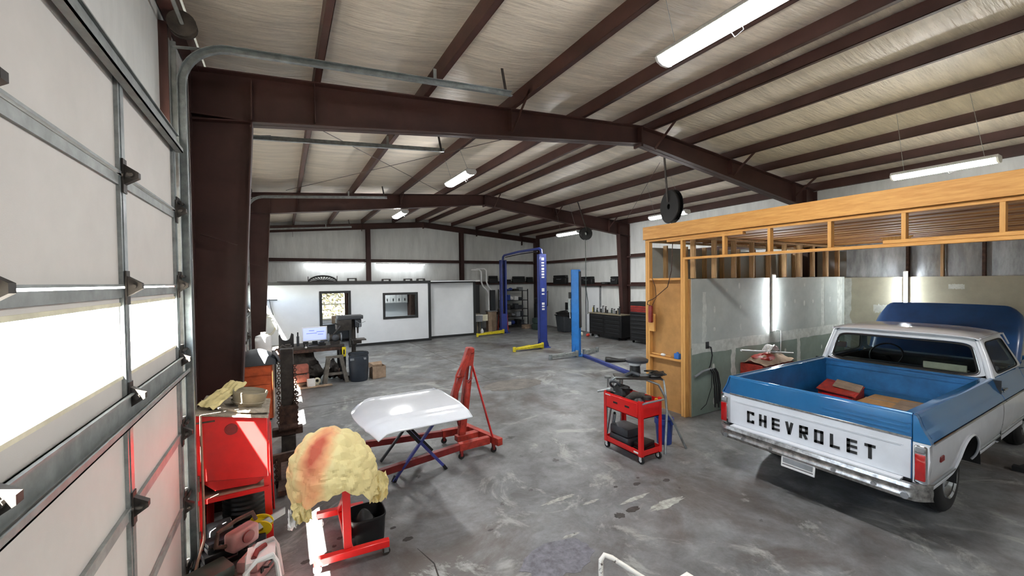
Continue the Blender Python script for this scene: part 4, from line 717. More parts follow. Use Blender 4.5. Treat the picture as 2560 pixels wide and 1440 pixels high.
# roof of office: items
t = thing('fan_guard', 'arched dark grille lying on the office roof', 'grille', (1.3, 16.8, 2.5)); mb = MB()
mb.tube([(1.3+.48*math.cos(a), 16.8, 2.50+.22*math.sin(a)) for a in [math.pi*i/20 for i in range(21)]], .03, 8)
mb.build('rim', 'black', t)
for a in range(1, 12): MB().bar((1.3, 16.8, 2.50), (1.3+.46*math.cos(math.pi*a/12), 16.8, 2.50+.21*math.sin(math.pi*a/12)), .03).build('spoke', 'black', t)
MB().bx(.78, 1.82, 16.7, 16.9, 2.493, 2.52).build('base_bar', 'darksteel', t); MB().bar((.8, 16.8, 2.5), (.8, 16.8, 2.70), .025).bar((1.79, 16.8, 2.5), (1.80, 16.8, 2.72), .025).build('end_rod', 'darksteel', t)
for i, (x, l_) in enumerate(((2.32, 'arched dark bracket on the office roof right of the grille'), (3.62, 'flat dark part on the office roof above the small window'), (4.5, 'low dark part on the office roof right of the window'), (5.05, 'dark part on the office roof nearest the black corner trim'))):
    t = thing('roof_part', l_, 'part', (x, 16.7, 2.493)); hh = .10 if i == 0 else .06; MB().bx(x-.17, x-.12, 16.6, 16.8, 2.494, 2.494+hh).bx(x+.12, x+.17, 16.6, 16.8, 2.494, 2.494+hh).build('foot', 'darksteel', t); MB().bx(x-.17, x+.17, 16.62, 16.78, 2.494+hh, 2.494+hh+.035).build('plate', 'darksteel', t, bevel=.01)
t = thing('roof_board', 'long thin board overhanging the office roof edge', 'board', (0, 16.35, 2.5)); MB().bar((-.2, 16.45, 2.515), (3.0, 16.45, 2.515), .12, .02).build('plank', 'darksteel', t)
# ================================================================== CENTRE OF THE FLOOR
# car hood panel on a folding stand
t = thing('panel_stand', 'folding work stand with crossed blue and black legs under the white hood panel', 'stand', (1.45, 5.0, 0))
MB().bar((1.12, 4.97, .01), (1.80, 5.0, .80), .035, .03).build('leg', 'bluestand', t); MB().bar((1.80, 4.98, .01), (1.12, 5.0, .84), .04, .035).build('leg', 'bluestand', t)
MB().bar((1.10, 5.62, .01), (1.78, 5.62, .80), .035, .03).build('leg', 'darkgrey', t); MB().bar((1.82, 5.62, .01), (1.14, 5.60, .84), .05, .04).build('leg', 'black', t)
MB().bar((1.13, 4.9, .84), (1.13, 5.7, .84), .05, .04).build('rail', 'black', t); MB().bar((1.79, 4.9, .81), (1.79, 5.7, .81), .05, .04).build('rail', 'black', t); MB().bar((1.46, 4.985, .42), (1.46, 5.61, .42), .02).build('pivot_rod', 'black', t)
for (x, y, a, b) in ((1.13, 4.93, -1, 1), ): pass
MB().bar((1.45, 5.0, .42), (1.14, 5.0, .82), .075, .04).build('sleeve', 'black', t)
MB().bar((1.16, 4.99, .06), (1.12, 4.97, .0), .05, .04).bar((1.76, 4.98, .06), (1.80, 4.98, .0), .05, .04).build('foot', 'black', t)
t = thing('hood_panel', 'white car hood lying on the folding stand', 'car hood', (1.3, 4.95, .9))
def hoodz(x, y):
    u, v = (x-.66)/1.2, (y-4.3)/1.36
    return .915 + .06*(1-(2*v-1)**2)*.6 - .05*max(0, .25-u)/.25 - .05*max(0, .10-v)/.10 - .04*max(0, v-.92)/.08 + (.012 if .18 < v < .82 else 0)
NP = [(0, .80), (.12, .735), (.3, .685), (.5, .67), (.65, .69), (.77, .735), (.86, .80), (.93, .88), (1.0, 1.0)]
def cr(v):
    k = max(i for i in range(len(NP)-1) if NP[i][0] <= v); a, b = NP[k], NP[k+1]; t_ = (v-a[0])/(b[0]-a[0]); m0 = (b[1]-NP[max(0, k-1)][1])/(b[0]-NP[max(0, k-1)][0])*(b[0]-a[0]); k2 = min(len(NP)-1, k+2); m1 = (NP[k2][1]-a[1])/(NP[k2][0]-a[0])*(b[0]-a[0])
    return (2*t_**3-3*t_**2+1)*a[1]+(t_**3-2*t_**2+t_)*m0+(-2*t_**3+3*t_**2)*b[1]+(t_**3-t_**2)*m1
def hood(u, v):
    # rounded nose at -X, straight cowl at +X with slight sweep
    y = 4.30+1.36*v; nose = cr(v); tail = 1.86-.02*(1-abs(2*v-1)); x = nose+(tail-nose)*u
    sw = -.05*(v-.5); x += sw
    e = .018*max(0, 1-u*14); return (x, y-.0, hoodz(x, y)-e*2.2)
MB().grid(hood, 36, 36, (0, 0, -.012)).build('skin', 'whitepaint', t, ang=50)
MB().grid(lambda u, v: (lambda p: (p[0], p[1], p[2]-.014-.05*math.sin(math.pi*v)))(hood(.1+.84*u, .06+.88*v)), 6, 6, (0, 0, -.004)).build('inner_frame', 'white', t)
MB().tube([hood(1, v/12) for v in range(13)], .008, 6).tube([hood(u/12, 0) for u in range(13)], .009, 6).build('hem', 'whitepaint', t)
# engine hoist
t = thing('engine_hoist', 'red folding engine hoist standing behind the white hood panel', 'hoist', (2.0, 5.4, 0))
MB().bar((.95, 4.94, .17), (2.15, 5.17, .17), .07, .085).build('leg', 'reddark', t, bevel=.004); MB().bar((.96, 5.93, .17), (2.12, 5.73, .17), .07, .085).build('leg', 'reddark', t, bevel=.004)
MB().bar((2.05, 5.15, .17), (2.52, 5.17, .17), .085, .10).build('leg_socket', 'redold', t, bevel=.004); MB().bar((2.02, 5.74, .17), (2.42, 5.72, .17), .085, .10).build('leg_socket', 'redold', t, bevel=.004)
MB().bar((2.62, 5.0, .17), (2.40, 5.95, .17), .085, .10).build('cross_beam', 'redold', t, bevel=.004); MB().bar((2.13, 5.45, .17), (2.50, 5.48, .17), .11, .08).build('mast_base', 'redold', t, bevel=.004)
MB().bar((2.22, 5.47, .2), (2.42, 5.55, 1.40), .105, .085, (0, 1, 0)).build('mast', 'redold', t, bevel=.005)
MB().bx(2.36, 2.47, 5.49, 5.63, 1.36, 1.46).build('mast_head', 'redold', t, bevel=.02)
MB().bar((2.39, 5.53, 1.44), (2.02, 5.42, .62), .08, .09, (0, 1, 0)).build('boom', 'redold', t, bevel=.005); MB().bar((2.14, 5.44, .88), (2.10, 5.43, .55), .06).build('boom_extension', 'reddark', t)
MB().tube([(2.26, 5.40, .52), (2.33, 5.42, 1.0)], .045, 14).build('hydraulic_ram', 'redold', t); MB().tube([(2.33, 5.42, 1.0), (2.37, 5.45, 1.20)], .018, 10).build('ram_rod', 'galv', t); MB().tube([(2.29, 5.37, .98), (2.33, 5.36, 1.02), (2.36, 5.4, 1.03)], .02, 8).build('valve', 'reddark', t)
for (a, b) in (((2.43, 5.52, 1.2), (2.56, 5.12, .2)), ((2.43, 5.58, 1.2), (2.44, 5.86, .2))): MB().bar(a, b, .045, .012, (1, 0, 0)).build('stay', 'red', t)
MB().tube([(2.33, 5.46, 1.36), (2.16, 5.40, 1.16), (2.12, 5.38, 1.10), (2.07, 5.36, .86), (2.06, 5.36, .7)], .014, 8).build('push_handle', 'redold', t); MB().bar((2.12, 5.38, 1.08), (2.27, 5.46, 1.06), .025).build('handle_bracket', 'redold', t)
MB().bar((2.14, 5.46, .62), (2.2, 5.47, .35), .04, .05).build('hook_bracket', 'reddark', t)
for (x, y) in ((1.0, 4.97), (1.0, 5.91), (2.08, 5.13), (2.06, 5.77), (2.56, 5.1), (2.43, 5.83)): MB().torus((x, y, .045), .032, .013, (.2, 1, 0), 16, 8).cyl((x, y-.012, .045), (x, y+.012, .045), .026, n=12).build('caster', 'black', t); MB().bx(x-.018, x+.018, y-.022, y-.016, .045, .12).bx(x-.018, x+.018, y+.016, y+.022, .045, .12).bx(x-.022, x+.022, y-.024, y+.024, .115, .125).build('caster_fork', 'reddark', t)
# red service cart
t = thing('service_cart', 'red steel tool cart on casters with a drawer front', 'tool cart', (4.23, 4.1, 0)); CX0, CX1, CY0, CY1 = 4.04, 4.43, 3.73, 4.43
MB().bx(CX0, CX1, CY0, CY1, .60, .61).bx(CX0, CX0+.008, CY0, CY1, .60, .82).bx(CX1-.008, CX1, CY0, CY1, .60, .82).bx(CX0, CX1, CY0, CY0+.008, .60, .82).bx(CX0, CX1, CY1-.008, CY1, .60, .82).build('top_tray', 'red', t); MB().bx(CX0, CX1, CY0, CY1, .10, .11).bx(CX0, CX0+.006, CY0, CY1, .10, .18).bx(CX1-.006, CX1, CY0, CY1, .1, .18).bx(CX0, CX1, CY0, CY0+.006, .1, .18).bx(CX0, CX1, CY1-.006, CY1, .1, .18).build('bottom_tray', 'red', t)
for x, sx in ((CX0, -1), (CX1, 1)):
    for y, sy in ((CY0, -1), (CY1, 1)): MB().bx(min(x, x-sx*.045), max(x, x-sx*.045), y-.004, y+.004, .1, .84).bx(x-.004, x+.004, min(y, y-sy*.05), max(y, y-sy*.05), .1, .84).build('corner_post', 'red', t)
MB().bx(CX0-.010, CX0-.001, CY0+.06, CY1-.06, .61, .80).build('drawer', 'red', t, bevel=.003); 
for y in (3.97, 4.19): MB().bx(CX0-.013, CX0-.009, y-.04, y+.04, .70, .725).build('pull_slot', 'black', t)
MB().bx(CX0-.012, CX0-.009, 4.29, 4.39, .785, .80).build('label_plate', 'white', t); MB().bx(CX0-.006, CX0-.001, 3.78, 3.86, .13, .15).build('label_plate', 'white', t)
MB().tube([(CX0+.03, CY0-.002, .80), (CX0+.03, CY0-.06, .83), (CX1-.03, CY0-.06, .83), (CX1-.03, CY0-.002, .80)], .012, 8).build('push_handle', 'grey', t)
for x in (CX0+.03, CX1-.03):
    for y in (CY0+.03, CY1-.03): MB().cyl((x-.014, y, .045), (x+.014, y, .045), .045, n=18).build('caster_wheel', 'blackrub', t); MB().cyl((x-.016, y, .045), (x+.016, y, .045), .022, n=12).build('hub', 'white', t); MB().bx(x-.022, x-.017, y-.02, y+.02, .04, .1).bx(x+.017, x+.022, y-.02, y+.02, .04, .1).build('caster_fork', 'white', t)
t = thing('tool_bag', 'black tool bag full of cords in the cart top tray', 'tool bag', (4.23, 4.25, .61)); MB().ball((4.23, 4.27, .77), (.15, .13, .155), 20, 12, .35, 2).build('bag', 'black', t, ang=30); MB().torus((4.16, 4.33, .92), .07, .018, (.6, .3, .5), 18, 8).build('strap', 'darkgrey', t); MB().torus((4.24, 4.2, .87), .09, .012, (.3, .2, .9), 18, 8).build('cord', 'black', t)
t = thing('power_tool', 'grey black angle grinder lying in the cart tray', 'grinder', (4.22, 3.98, .61)); MB().tube([(4.12, 4.08, .76), (4.2, 4.0, .84), (4.3, 3.9, .84)], [.04, .055, .04], 12).build('body', 'cloth', t); MB().cyl((4.3, 3.86, .80), (4.3, 3.86, .84), .06, n=18).build('disc_guard', 'darksteel', t); MB().ball((4.18, 3.92, .72), (.10, .12, .11), wob=.4).build('battery', 'black', t)
t = thing('air_fitting', 'brass coloured fitting at the cart corner', 'fitting', (4.40, 3.78, .8)); MB().torus((4.40, 3.785, .79), .022, .008, (1, .3, .2), 14, 6).build('ring', 'yellow', t); MB().cyl((4.4, 3.79, .62), (4.4, 3.79, .77), .012, n=8).build('stem', 'yellow', t)
tag(MB().cyl((4.07, 4.38, .848), (4.00, 4.52, .80), .016, n=10).cyl((4.07, 4.38, .848), (4.07, 4.30, .87), .03, n=10).build('torch_nozzle', 'galv', None), 'small metal nozzle sticking out over the cart corner', 'nozzle')
t = case('black_tool_case', 'black plastic tool case standing on the cart bottom shelf', (4.22, 4.18, .112), (.30, .36, .26), 0, 'darkgrey', handle=False)
t = case('black_tool_case', 'small black case leaning at the near end of the cart bottom shelf', (4.26, 3.88, .112), (.26, .18, .12), .2, 'black', handle=False)
t = thing('lever_tool', 'grey hand lever standing on the cart bottom shelf', 'tool', (4.1, 4.36, .11)); MB().bar((4.10, 4.37, .112), (4.13, 4.33, .50), .022).bar((4.13, 4.37, .112), (4.15, 4.31, .50), .014).build('lever', 'grey', t); MB().ball((4.14, 4.32, .51), .02).build('knob', 'black', t)
# tubular stand behind the cart with tools on it
t = thing('tool_stand', 'chrome tubular work stand behind the red cart', 'stand', (4.6, 4.05, 0)); 
for y0_, y1_ in ((3.79, 4.62), (4.12, 4.78)):
    pass
MB().tube([(4.58, 3.80, .0), (4.68, 3.86, .30), (4.78, 3.93, .52), (4.80, 3.97, .72), (4.74, 4.04, .90), (4.60, 4.16, .97), (4.35, 4.36, .985)], .017, 10).build('leg_tube', 'galv', t); MB().tube([(4.99, 3.77, 0), (4.86, 3.86, .35), (4.79, 3.94, .54), (4.86, 4.02, .78), (4.92, 4.1, .93), (4.80, 4.3, .985)], .016, 10).build('leg_tube', 'galv', t)
MB().tube([(4.35, 4.36, .985), (4.26, 4.42, .99), (4.22, 4.46, .95), (4.24, 4.44, .86), (4.30, 4.38, .84), (4.31, 4.38, .97)], .015, 10).build('handle_loop', 'galv', t); MB().tube([(4.24, 4.62, .0), (4.30, 4.56, .5), (4.32, 4.52, .97)], .015, 10).tube([(4.66, 4.72, .0), (4.60, 4.66, .5), (4.58, 4.6, .97)], .015, 10).build('leg_tube', 'galv', t)
MB().bar((4.32, 4.50, .985), (4.86, 4.12, .985), .32, .02).build('shelf_plate', 'darksteel', t)
MB().cyl((4.18, 4.55, .0), (4.20, 4.52, .98), .012, n=8).cyl((4.20, 4.52, .97), (4.20, 4.52, 1.0), .05, n=12).build('side_rod', 'galv', t)
t = thing('polisher', 'black power tool with thick grip lying on the tubular stand', 'power tool', (4.6, 4.35, 1.0)); MB().cyl((4.60, 4.36, 1.00), (4.60, 4.36, 1.19), .085, .07, n=20).build('body', 'black', t); MB().cyl((4.60, 4.36, 1.15), (4.60, 4.36, 1.20), .088, n=20).build('band', 'white', t); MB().lathe([(0, 1.2), (.17, 1.2), (.175, 1.235), (.15, 1.25), (.0, 1.255)], (4.62, 4.35, 0), n=28).build('disc', 'darkgrey', t); MB().tube([(4.5, 4.43, 1.22), (4.40, 4.50, 1.215), (4.30, 4.57, 1.225), (4.24, 4.61, 1.235)], [.025, .03, .045, .04], 12).build('grip', 'black', t)
t = thing('cable_heap', 'heap of black tools and cables on the right end of the tubular stand', 'tools', (4.8, 4.15, 1.0)); MB().ball((4.80, 4.13, 1.03), (.15, .10, .04), 18, 10, .5, 4).build('pouch', 'black', t, ang=30); MB().torus((4.74, 4.2, 1.07), .08, .008, (.2, .2, .9), 18, 6, 1.3).build('cable', 'blackrub', t); MB().bar((4.55, 4.22, 1.03), (4.72, 4.1, 1.035), .03).build('wrench', 'galv', t); MB().tube([(4.45, 4.4, 1.0), (4.5, 4.32, 1.06), (4.56, 4.24, 1.02)], .03, 10).build('drill_body', 'darkgrey', t)
t = thing('bucket', 'dark blue plastic bucket behind the red cart', 'bucket', (4.90, 4.08, 0)); MB().lathe([(0, .0), (.105, 0), (.125, .30), (.14, .30), (.14, .335), (.135, .37), (.14, .37), (.14, .38), (.125, .38), (.118, .3), (.10, .012), (0, .01)], (4.90, 4.08, 0), n=28).build('body', 'bluebucket', t); MB().tube([(4.90+.14*math.cos(a), 4.08+.14*math.sin(a)*.2-.02, .34-.12*math.sin(a)) for a in [math.pi*i/12 for i in range(13)]], .004, 6).build('bail', 'galv', t)
# two-post lifts
def lift_post(name, label, x, y, h, face, paint):
    t = thing(name, label, 'vehicle lift post', (x, y, 0), face, world=False)
    MB().bx(-.14, .14, .10, .12, .02, h).bx(-.14, -.12, -.12, .12, .02, h).bx(.12, .14, -.12, .12, .02, h).bx(-.14, -.07, -.125, -.115, .02, h).bx(.07, .14, -.125, -.115, .02, h).build('column', paint, t, smooth=False)
    MB().bx(-.24, .24, -.24, .22, 0, .02).build('base_plate', paint, t); MB().prism([(0, .02), (.10, .02), (0, .35)], (.14, .05, 0), (1, 0, 0), (0, 0, 1), .02).prism([(0, .02), (-.10, .02), (0, .35)], (-.14, .05, 0), (1, 0, 0), (0, 0, 1), .02).build('gusset', paint, t)
    MB().bx(-.10, .10, -.11, .04, .04, .9).build('carriage', paint, t); MB().cyl((0, .02, .9), (0, .02, h-.2), .03, n=10).build('cylinder', 'darksteel', t)
    return t
pa = lift_post('lift_post', 'far blue two post lift column with a yellow arm', 8.97, 16.63, 3.42, R(-8), 'lblue')
pb = lift_post('lift_post', 'nearer blue two post lift column with white lettering', 8.20, 12.22, 3.40, R(165), 'lblue')
for i, (z, h) in enumerate(((3.22, .10), (3.08, .05), (2.98, .06), (2.86, .08), (2.76, .05), (2.66, .07), (2.56, .05), (2.1, .12), (1.95, .05), (1.6, .08), (1.5, .05), (1.4, .06))): MB().bx(-.143-.0, -.1405, -.06 if i % 2 else -.05, .05, z-h/2, z+h/2).bx(-.05, .05, .1205, .123, z-h/2, z+h/2).build('decal_stroke', 'white', pb)
def arm(post, a, b, mname, w0=.16, w1=.09):
    inv = (Matrix.Translation(post.location) @ Matrix.Rotation(post.rotation_euler.z, 4, 'Z')).inverted(); a, b = Vector(a), Vector(b); d = (b-a); s = d.cross(Vector((0, 0, 1))).normalized()
    mb = MB(); mb.add([a-s*w0/2+Vector((0, 0, -.05)), a+s*w0/2+Vector((0, 0, -.05)), b+s*w1/2+Vector((0, 0, -.03)), b-s*w1/2+Vector((0, 0, -.03)), a-s*w0/2+Vector((0, 0, .09)), a+s*w0/2+Vector((0, 0, .09)), b+s*w1/2+Vector((0, 0, .02)), b-s*w1/2+Vector((0, 0, .02))], [(0, 1, 2, 3), (4, 5, 6, 7), (0, 1, 5, 4), (1, 2, 6, 5), (2, 3, 7, 6), (3, 0, 4, 7)]); t = mb.xf(inv).build('arm', mname, post, bevel=.008)
    MB().bar(a+d*.45+Vector((0, 0, .06)), b+Vector((0, 0, .01)), w1*.8, .05).xf(inv).build('extension', mname, t); MB().cyl(b+Vector((0, 0, -.085)), b+Vector((0, 0, .07)), .055, n=16).xf(inv).build('pad', mname if mname == 'yellow' else 'galv', t); MB().cyl(a+Vector((0, 0, -.085)), a+Vector((0, 0, .12)), .05, n=14).xf(inv).build('pivot', mname, t)
arm(pa, (8.80, 16.35, .09), (7.35, 16.05, .09), 'yellow'); arm(pb, (8.05, 12.0, .09), (6.85, 11.95, .09), 'yellow')
t = thing('lift_crossbar', 'arched pipe joining the tops of the two blue lift columns', 'crossbar', (8.6, 14.4, 3.4)); MB().tube([(8.97, 16.63, 3.43), (8.97, 16.6, 3.56), (8.95, 16.45, 3.63), (8.6, 14.5, 3.66), (8.24, 12.45, 3.62), (8.2, 12.25, 3.55), (8.2, 12.22, 3.41)], .05, 10).build('pipe', 'lblue', t); MB().tube([(8.93, 16.3, 3.53), (8.6, 14.5, 3.55), (8.26, 12.6, 3.52)], .02, 8).build('hose_line', 'black', t)
pc = lift_post('lift_post', 'bright blue lift column standing in the middle of the shop', 8.24, 10.32, 2.78, R(38), 'lblue2'); MB().bx(-.10, .10, -.16, -.12, .9, 2.72).build('slide_channel', 'black', pc); MB().bx(-.17, -.10, .126, .20, 1.85, 2.05).build('power_unit', 'black', pc); MB().cyl((0, .19, 1.4), (0, .19, 1.82), .07, n=14).build('fluid_tank', 'galv', pc); MB().tube([(0, .14, 2.1), (.03, .2, 1.8), (0, .21, 1.5), (-.05, .18, 1.2)], .012, 8).build('hose', 'white', pc)
arm(pc, (8.05, 10.05, .09), (7.10, 10.15, .09), 'galv_dull', .12, .07); arm(pc, (8.40, 10.12, .09), (9.2, 10.4, .09), 'galv_dull', .12, .07)
t = thing('lift_base_beam', 'pale blue steel floor beam running from the bright blue column', 'beam', (8.3, 9.5, 0)); MB().bar((8.28, 9.98, .04), (7.65, 7.4, .04), .12, .08).build('beam', 'grey' if False else 'lblue', t, bevel=.006)
# reels
def reel(c, label, ax, RR):
    t = thing('cord_reel', label, 'reel', c); c = Vector(c); a = Vector(ax).normalized(); MB().lathe([(.06, -.07), (RR*.96, -.07), (RR, -.055), (.16, -.05), (.16, .05), (RR, .055), (RR*.96, .07), (.06, .07)], c, a, 28).build('drum', 'black', t); MB().torus(c, RR*.72, .05, a, 24, 8).build('cord_coil', 'blackrub', t)
    for k in range(6):
        _, s, u = frame(a); d = s*math.cos(k*1.047)+u*math.sin(k*1.047); MB().bar(c+a*.075+d*.06, c+a*.075+d*RR*.95, .02).build('spoke', 'darkgrey', t)
    px_ = min(PURL, key=lambda q: abs(q-c.x)); MB().bar(c+Vector((0, 0, .1))-a*.09, Vector((px_, c.y, roof(px_)+.02)), .04, .02).build('bracket', 'darksteel', t); return t
reel((7.55, 6.05, 4.05), 'black cord reel hanging over the corner of the timber booth', (.93, -.35, 0), .37); r2 = reel((9.0, 10.7, 4.02), 'far black cord reel hanging from the roof beside a lamp', (.3, 1, 0), .22)
MB().tube([(8.85, 10.55, 3.8), (8.82, 10.5, 3.0), (8.80, 10.48, 2.2), (8.86, 10.46, 1.7), (8.84, 10.44, 1.3)], .012, 8).build('hanging_cord', 'greendark', r2)
# near white trolley handles
t = thing('trolley', 'white chipped tubular trolley at the bottom edge', 'trolley', (1.95, 1.85, 0))
M['chip'] = mat('chipped_white_paint', '#e6e2d8', .45, var=.1, vscale=11, col2='#4a3a30', lo=.36, hi=.42)
MB().tube([(1.80, 2.0, .06), (1.80, 2.02, .50), (1.815, 2.035, .565), (1.85, 2.04, .585), (1.89, 2.01, .57), (1.99, 1.90, .50), (2.08, 1.80, .44), (2.15, 1.7, .40)], .016, 10).build('handle', 'chip', t); MB().tube([(2.10, 1.62, .06), (2.12, 1.64, .50), (2.135, 1.65, .57), (2.17, 1.64, .585), (2.22, 1.58, .55), (2.3, 1.48, .48)], .016, 10).build('handle', 'chip', t)
MB().tube([(1.80, 2.0, .07), (2.10, 1.62, .07)], .016, 8).tube([(2.15, 1.7, .40), (2.3, 1.48, .48)], .014, 8).build('cross_tube', 'chip', t)
for (x, y) in ((1.80, 2.0), (2.10, 1.62)): MB().torus((x, y, .045), .032, .014, (1, .6, 0), 16, 8).build('wheel', 'blackrub', t)
tag(MB().ball((.93, 2.38, .05), (.13, .09, .05), 20, 10, .4, 5).bx(.85, 1.0, 2.33, 2.42, .0, .05).build('work_glove', 'black', None), 'black crumpled glove on the floor at the bottom edge', 'glove')
# booth bay things
t = thing('drop_cord', 'thin cord looped on the timber bay with a dark red switch box', 'cord', (6.08, 5.2, 1.6)); MB().tube([(6.075, 4.85, 3.1), (6.07, 4.87, 2.6), (6.06, 4.95, 2.3), (6.05, 5.25, 2.08), (6.055, 5.4, 2.02), (6.06, 5.42, 1.96), (6.06, 5.3, 1.93)], .008, 6).tube([(6.06, 5.3, 2.46), (6.05, 5.22, 2.3), (6.05, 5.2, 2.1), (6.06, 5.3, 1.95)], .006, 6).build('cord', 'rust', t); MB().bx(6.03, 6.085, 5.30, 5.38, 1.62, 1.94).build('switch_box', 'reddark', t, bevel=.01)
tag(MB().bx(6.105, 6.18, 4.76, 4.86, 1.001, 1.10).bx(6.13, 6.155, 4.79, 4.83, 1.10, 1.125).build('blue_box', 'bluebox', None, bevel=.006), 'small blue box on the ledge of the timber bay', 'box')
tag(MB().bar((6.14, 5.38, 1.03), (6.14, 4.95, 1.02), .02).build('wood_stick', 'pinez', None), 'pale wood stick lying on the ledge of the timber bay', 'stick')
tag(MB().ball((6.14, 5.12, 1.03), (.03, .06, .028)).build('cup', 'white', None), 'small white lump on the ledge of the timber bay', 'lump')
# inside the booth behind the truck
t = thing('outlet', 'dark socket on the drywall with a hanging black cord', 'outlet', (6.62, 4.55, 1.25)); MB().bx(6.58, 6.66, 4.545, 4.558, 1.18, 1.30).build('plate', 'black', t); MB().tube([(6.62, 4.54, 1.22), (6.70, 4.535, 1.20), (6.73, 4.53, 1.05), (6.68, 4.53, .88), (6.62, 4.52, .82)], .010, 8).build('cord', 'blackrub', t)
t = thing('hose_hook', 'rail with black hoses draped over it on the drywall', 'hose rack', (6.5, 4.5, .8)); MB().tube([(6.22, 4.52, .72), (6.40, 4.50, .80), (6.62, 4.50, .82), (6.78, 4.50, .79)], .02, 8).build('rail', 'grey', t)
for k, (dx, z) in enumerate(((0, .12), (.05, .18), (.1, .10), (.14, .2))): MB().tube([(6.60+dx, 4.48, .82), (6.66+dx, 4.47, .74), (6.70+dx*1.2, 4.47, .5), (6.72+dx, 4.47, z)], .012, 8).build('hose', 'blackrub', t)
MB().tube([(6.62, 4.47, .8), (6.6, 4.46, .5), (6.45, 4.46, .22), (6.3, 4.46, .15)], .006, 6).build('wire', 'black', t)
t = thing('wood_chest', 'red tool chest against the drywall behind the truck bed', 'chest', (8.1, 4.3, 0)); MB().bx(7.60, 8.65, 4.12, 4.54, .06, .82).build('body', 'redold', t, bevel=.01); MB().bx(7.59, 8.66, 4.105, 4.12, .48, .80).build('drawer', 'reddark', t); MB().bx(7.59, 8.66, 4.105, 4.12, .1, .46).build('drawer', 'reddark', t)
for x in (7.65, 8.6): MB().bx(x-.03, x+.03, 4.15, 4.5, 0, .06).build('foot', 'black', t)
t = thing('brown_tarp', 'brown cardboard and tarp heaped on the red chest', 'tarp', (8.2, 4.3, .82)); MB().grid(lambda u, v: (7.60+1.1*u, 4.08+.44*v, .825+.15*math.sin(math.pi*v*.95)*max(.1, math.sin(math.pi*u))**.5+.05*noise.noise(Vector((u*6, v*4, 1)))), 24, 12, (0, 0, .006)).build('sheet', 'carddull', t, ang=25); MB().ball((8.0, 4.32, .90), (.3, .17, .09), 16, 10, .4).build('bundle', 'redold', t, ang=30)
t = thing('pvc_pipe', 'long white pipe lying across the tarp on the red chest', 'pipe', (8.0, 4.25, .93)); MB().tube([(7.10, 4.22, 1.15), (8.02, 4.24, 1.03), (8.95, 4.26, .91)], .016, 10).build('pipe', 'white', t); MB().cyl((7.1, 4.22, 1.15), (7.14, 4.22, 1.145), .02, n=10).build('coupling', 'white', t)
tag(MB().grid(lambda u, v: (7.92+.34*u, 4.16+.16*v, 1.03+.12*math.sin(3.1*u)+.05*noise.noise(Vector((u*7, v*5, 3)))), 14, 8, (0, 0, .004)).build('white_rag', 'white', None, ang=20), 'crumpled white paper on top of the long white pipe', 'paper')
t = thing('blue_jack', 'dark blue floor jack in front of the red chest', 'jack', (7.7, 3.9, 0)); MB().bx(7.5, 8.1, 3.82, 4.02, .05, .22).build('body', 'bluebucket', t, bevel=.02); MB().bar((7.5, 3.92, .2), (7.2, 3.9, .62), .03).build('handle', 'black', t); MB().bx(7.62, 8.0, 3.85, 4.0, .22, .42).build('saddle_arm', 'bluestand', t, bevel=.03)
for x in (7.56, 8.02):
    for y in (3.83, 4.01): MB().cyl((x, y-.015, .05), (x, y+.015, .05), .05, n=14).build('wheel', 'black', t)
# right wall at the back: ledge things, chests, door, bin, rack, furnace
def crate(x, y, z, d, label, mname='black', name='equipment_case', grp='cases on the wall girt'):
    t = thing(name, label, 'case', (x, y, z), group=grp); MB().box((x, y, z+d[2]*.36), (d[0], d[1], d[2]*.72)).build('body', mname, t, bevel=.015); MB().box((x, y, z+d[2]*.87), (d[0]*.96, d[1]*.96, d[2]*.25)).build('lid', mname, t, bevel=.015)
    MB().tube([(x-d[0]/2-.005, y-d[1]*.18, z+d[2]*.62), (x-d[0]/2-.03, y-d[1]*.16, z+d[2]*.55), (x-d[0]/2-.03, y+d[1]*.16, z+d[2]*.55), (x-d[0]/2-.005, y+d[1]*.18, z+d[2]*.62)], .012, 6).build('handle', 'grey', t); return t
LZ = 2.234
for (y, w_, h, l_) in ((16.65, 1.05, .46, 'large black case on the right wall ledge behind the lettered lift column'), (14.55, .78, .36, 'black case on the wall ledge right of the bright blue column'), (12.75, .42, .34, 'small square black case on the ledge near the wall column'), (13.35, .45, .10, 'flat dark box on the ledge left of the small square case'), (15.3, .3, .12, 'low dark box on the ledge above the white door')): crate(RX-.13, y, LZ, (.2, w_, h), l_)
for i, (x, w_, h, l_) in enumerate(((9.55, .5, .38, 'upright black box on the back wall ledge beside the steel chimney pipe'), (10.3, .62, .18, 'flat black box on the back wall ledge left of the far lift column'), (11.1, .75, .34, 'black case on the back wall ledge right of the far lift column'), (11.8, .38, .30, 'square black case at the corner end of the back wall ledge'))):
    t = thing('equipment_case', l_, 'case', (x, 18.84, 2.334), group='cases on the wall girt'); MB().bx(x-w_/2, x+w_/2, 18.72, 18.9, 2.334, 2.334+h*.7).build('body', 'black', t, bevel=.015); MB().bx(x-w_*.48, x+w_*.48, 18.72, 18.9, 2.334+h*.7, 2.334+h).build('lid', 'black', t, bevel=.02)
d5 = struct('door_5'); MB().bx(RX-.03, RX-.002, 13.85, 14.75, 0, 2.1).build('door_leaf', 'officew', d5, smooth=False); MB().bx(RX-.05, RX-.002, 13.77, 13.85, 0, 2.18).bx(RX-.05, RX-.002, 14.75, 14.83, 0, 2.18).bx(RX-.05, RX-.002, 13.77, 14.83, 2.1, 2.18).build('door_frame', 'grey', d5, smooth=False); MB().ball((RX-.07, 13.95, 1.0), .03).build('door_knob', 'galv', d5)
t = thing('workbench_chest', 'long black rolling tool chest along the right wall', 'tool chest', (11.95, 13.1, 0)); MB().bx(11.52, 12.02, 11.62, 13.52, .12, 1.0).build('body', 'black', t, bevel=.01)
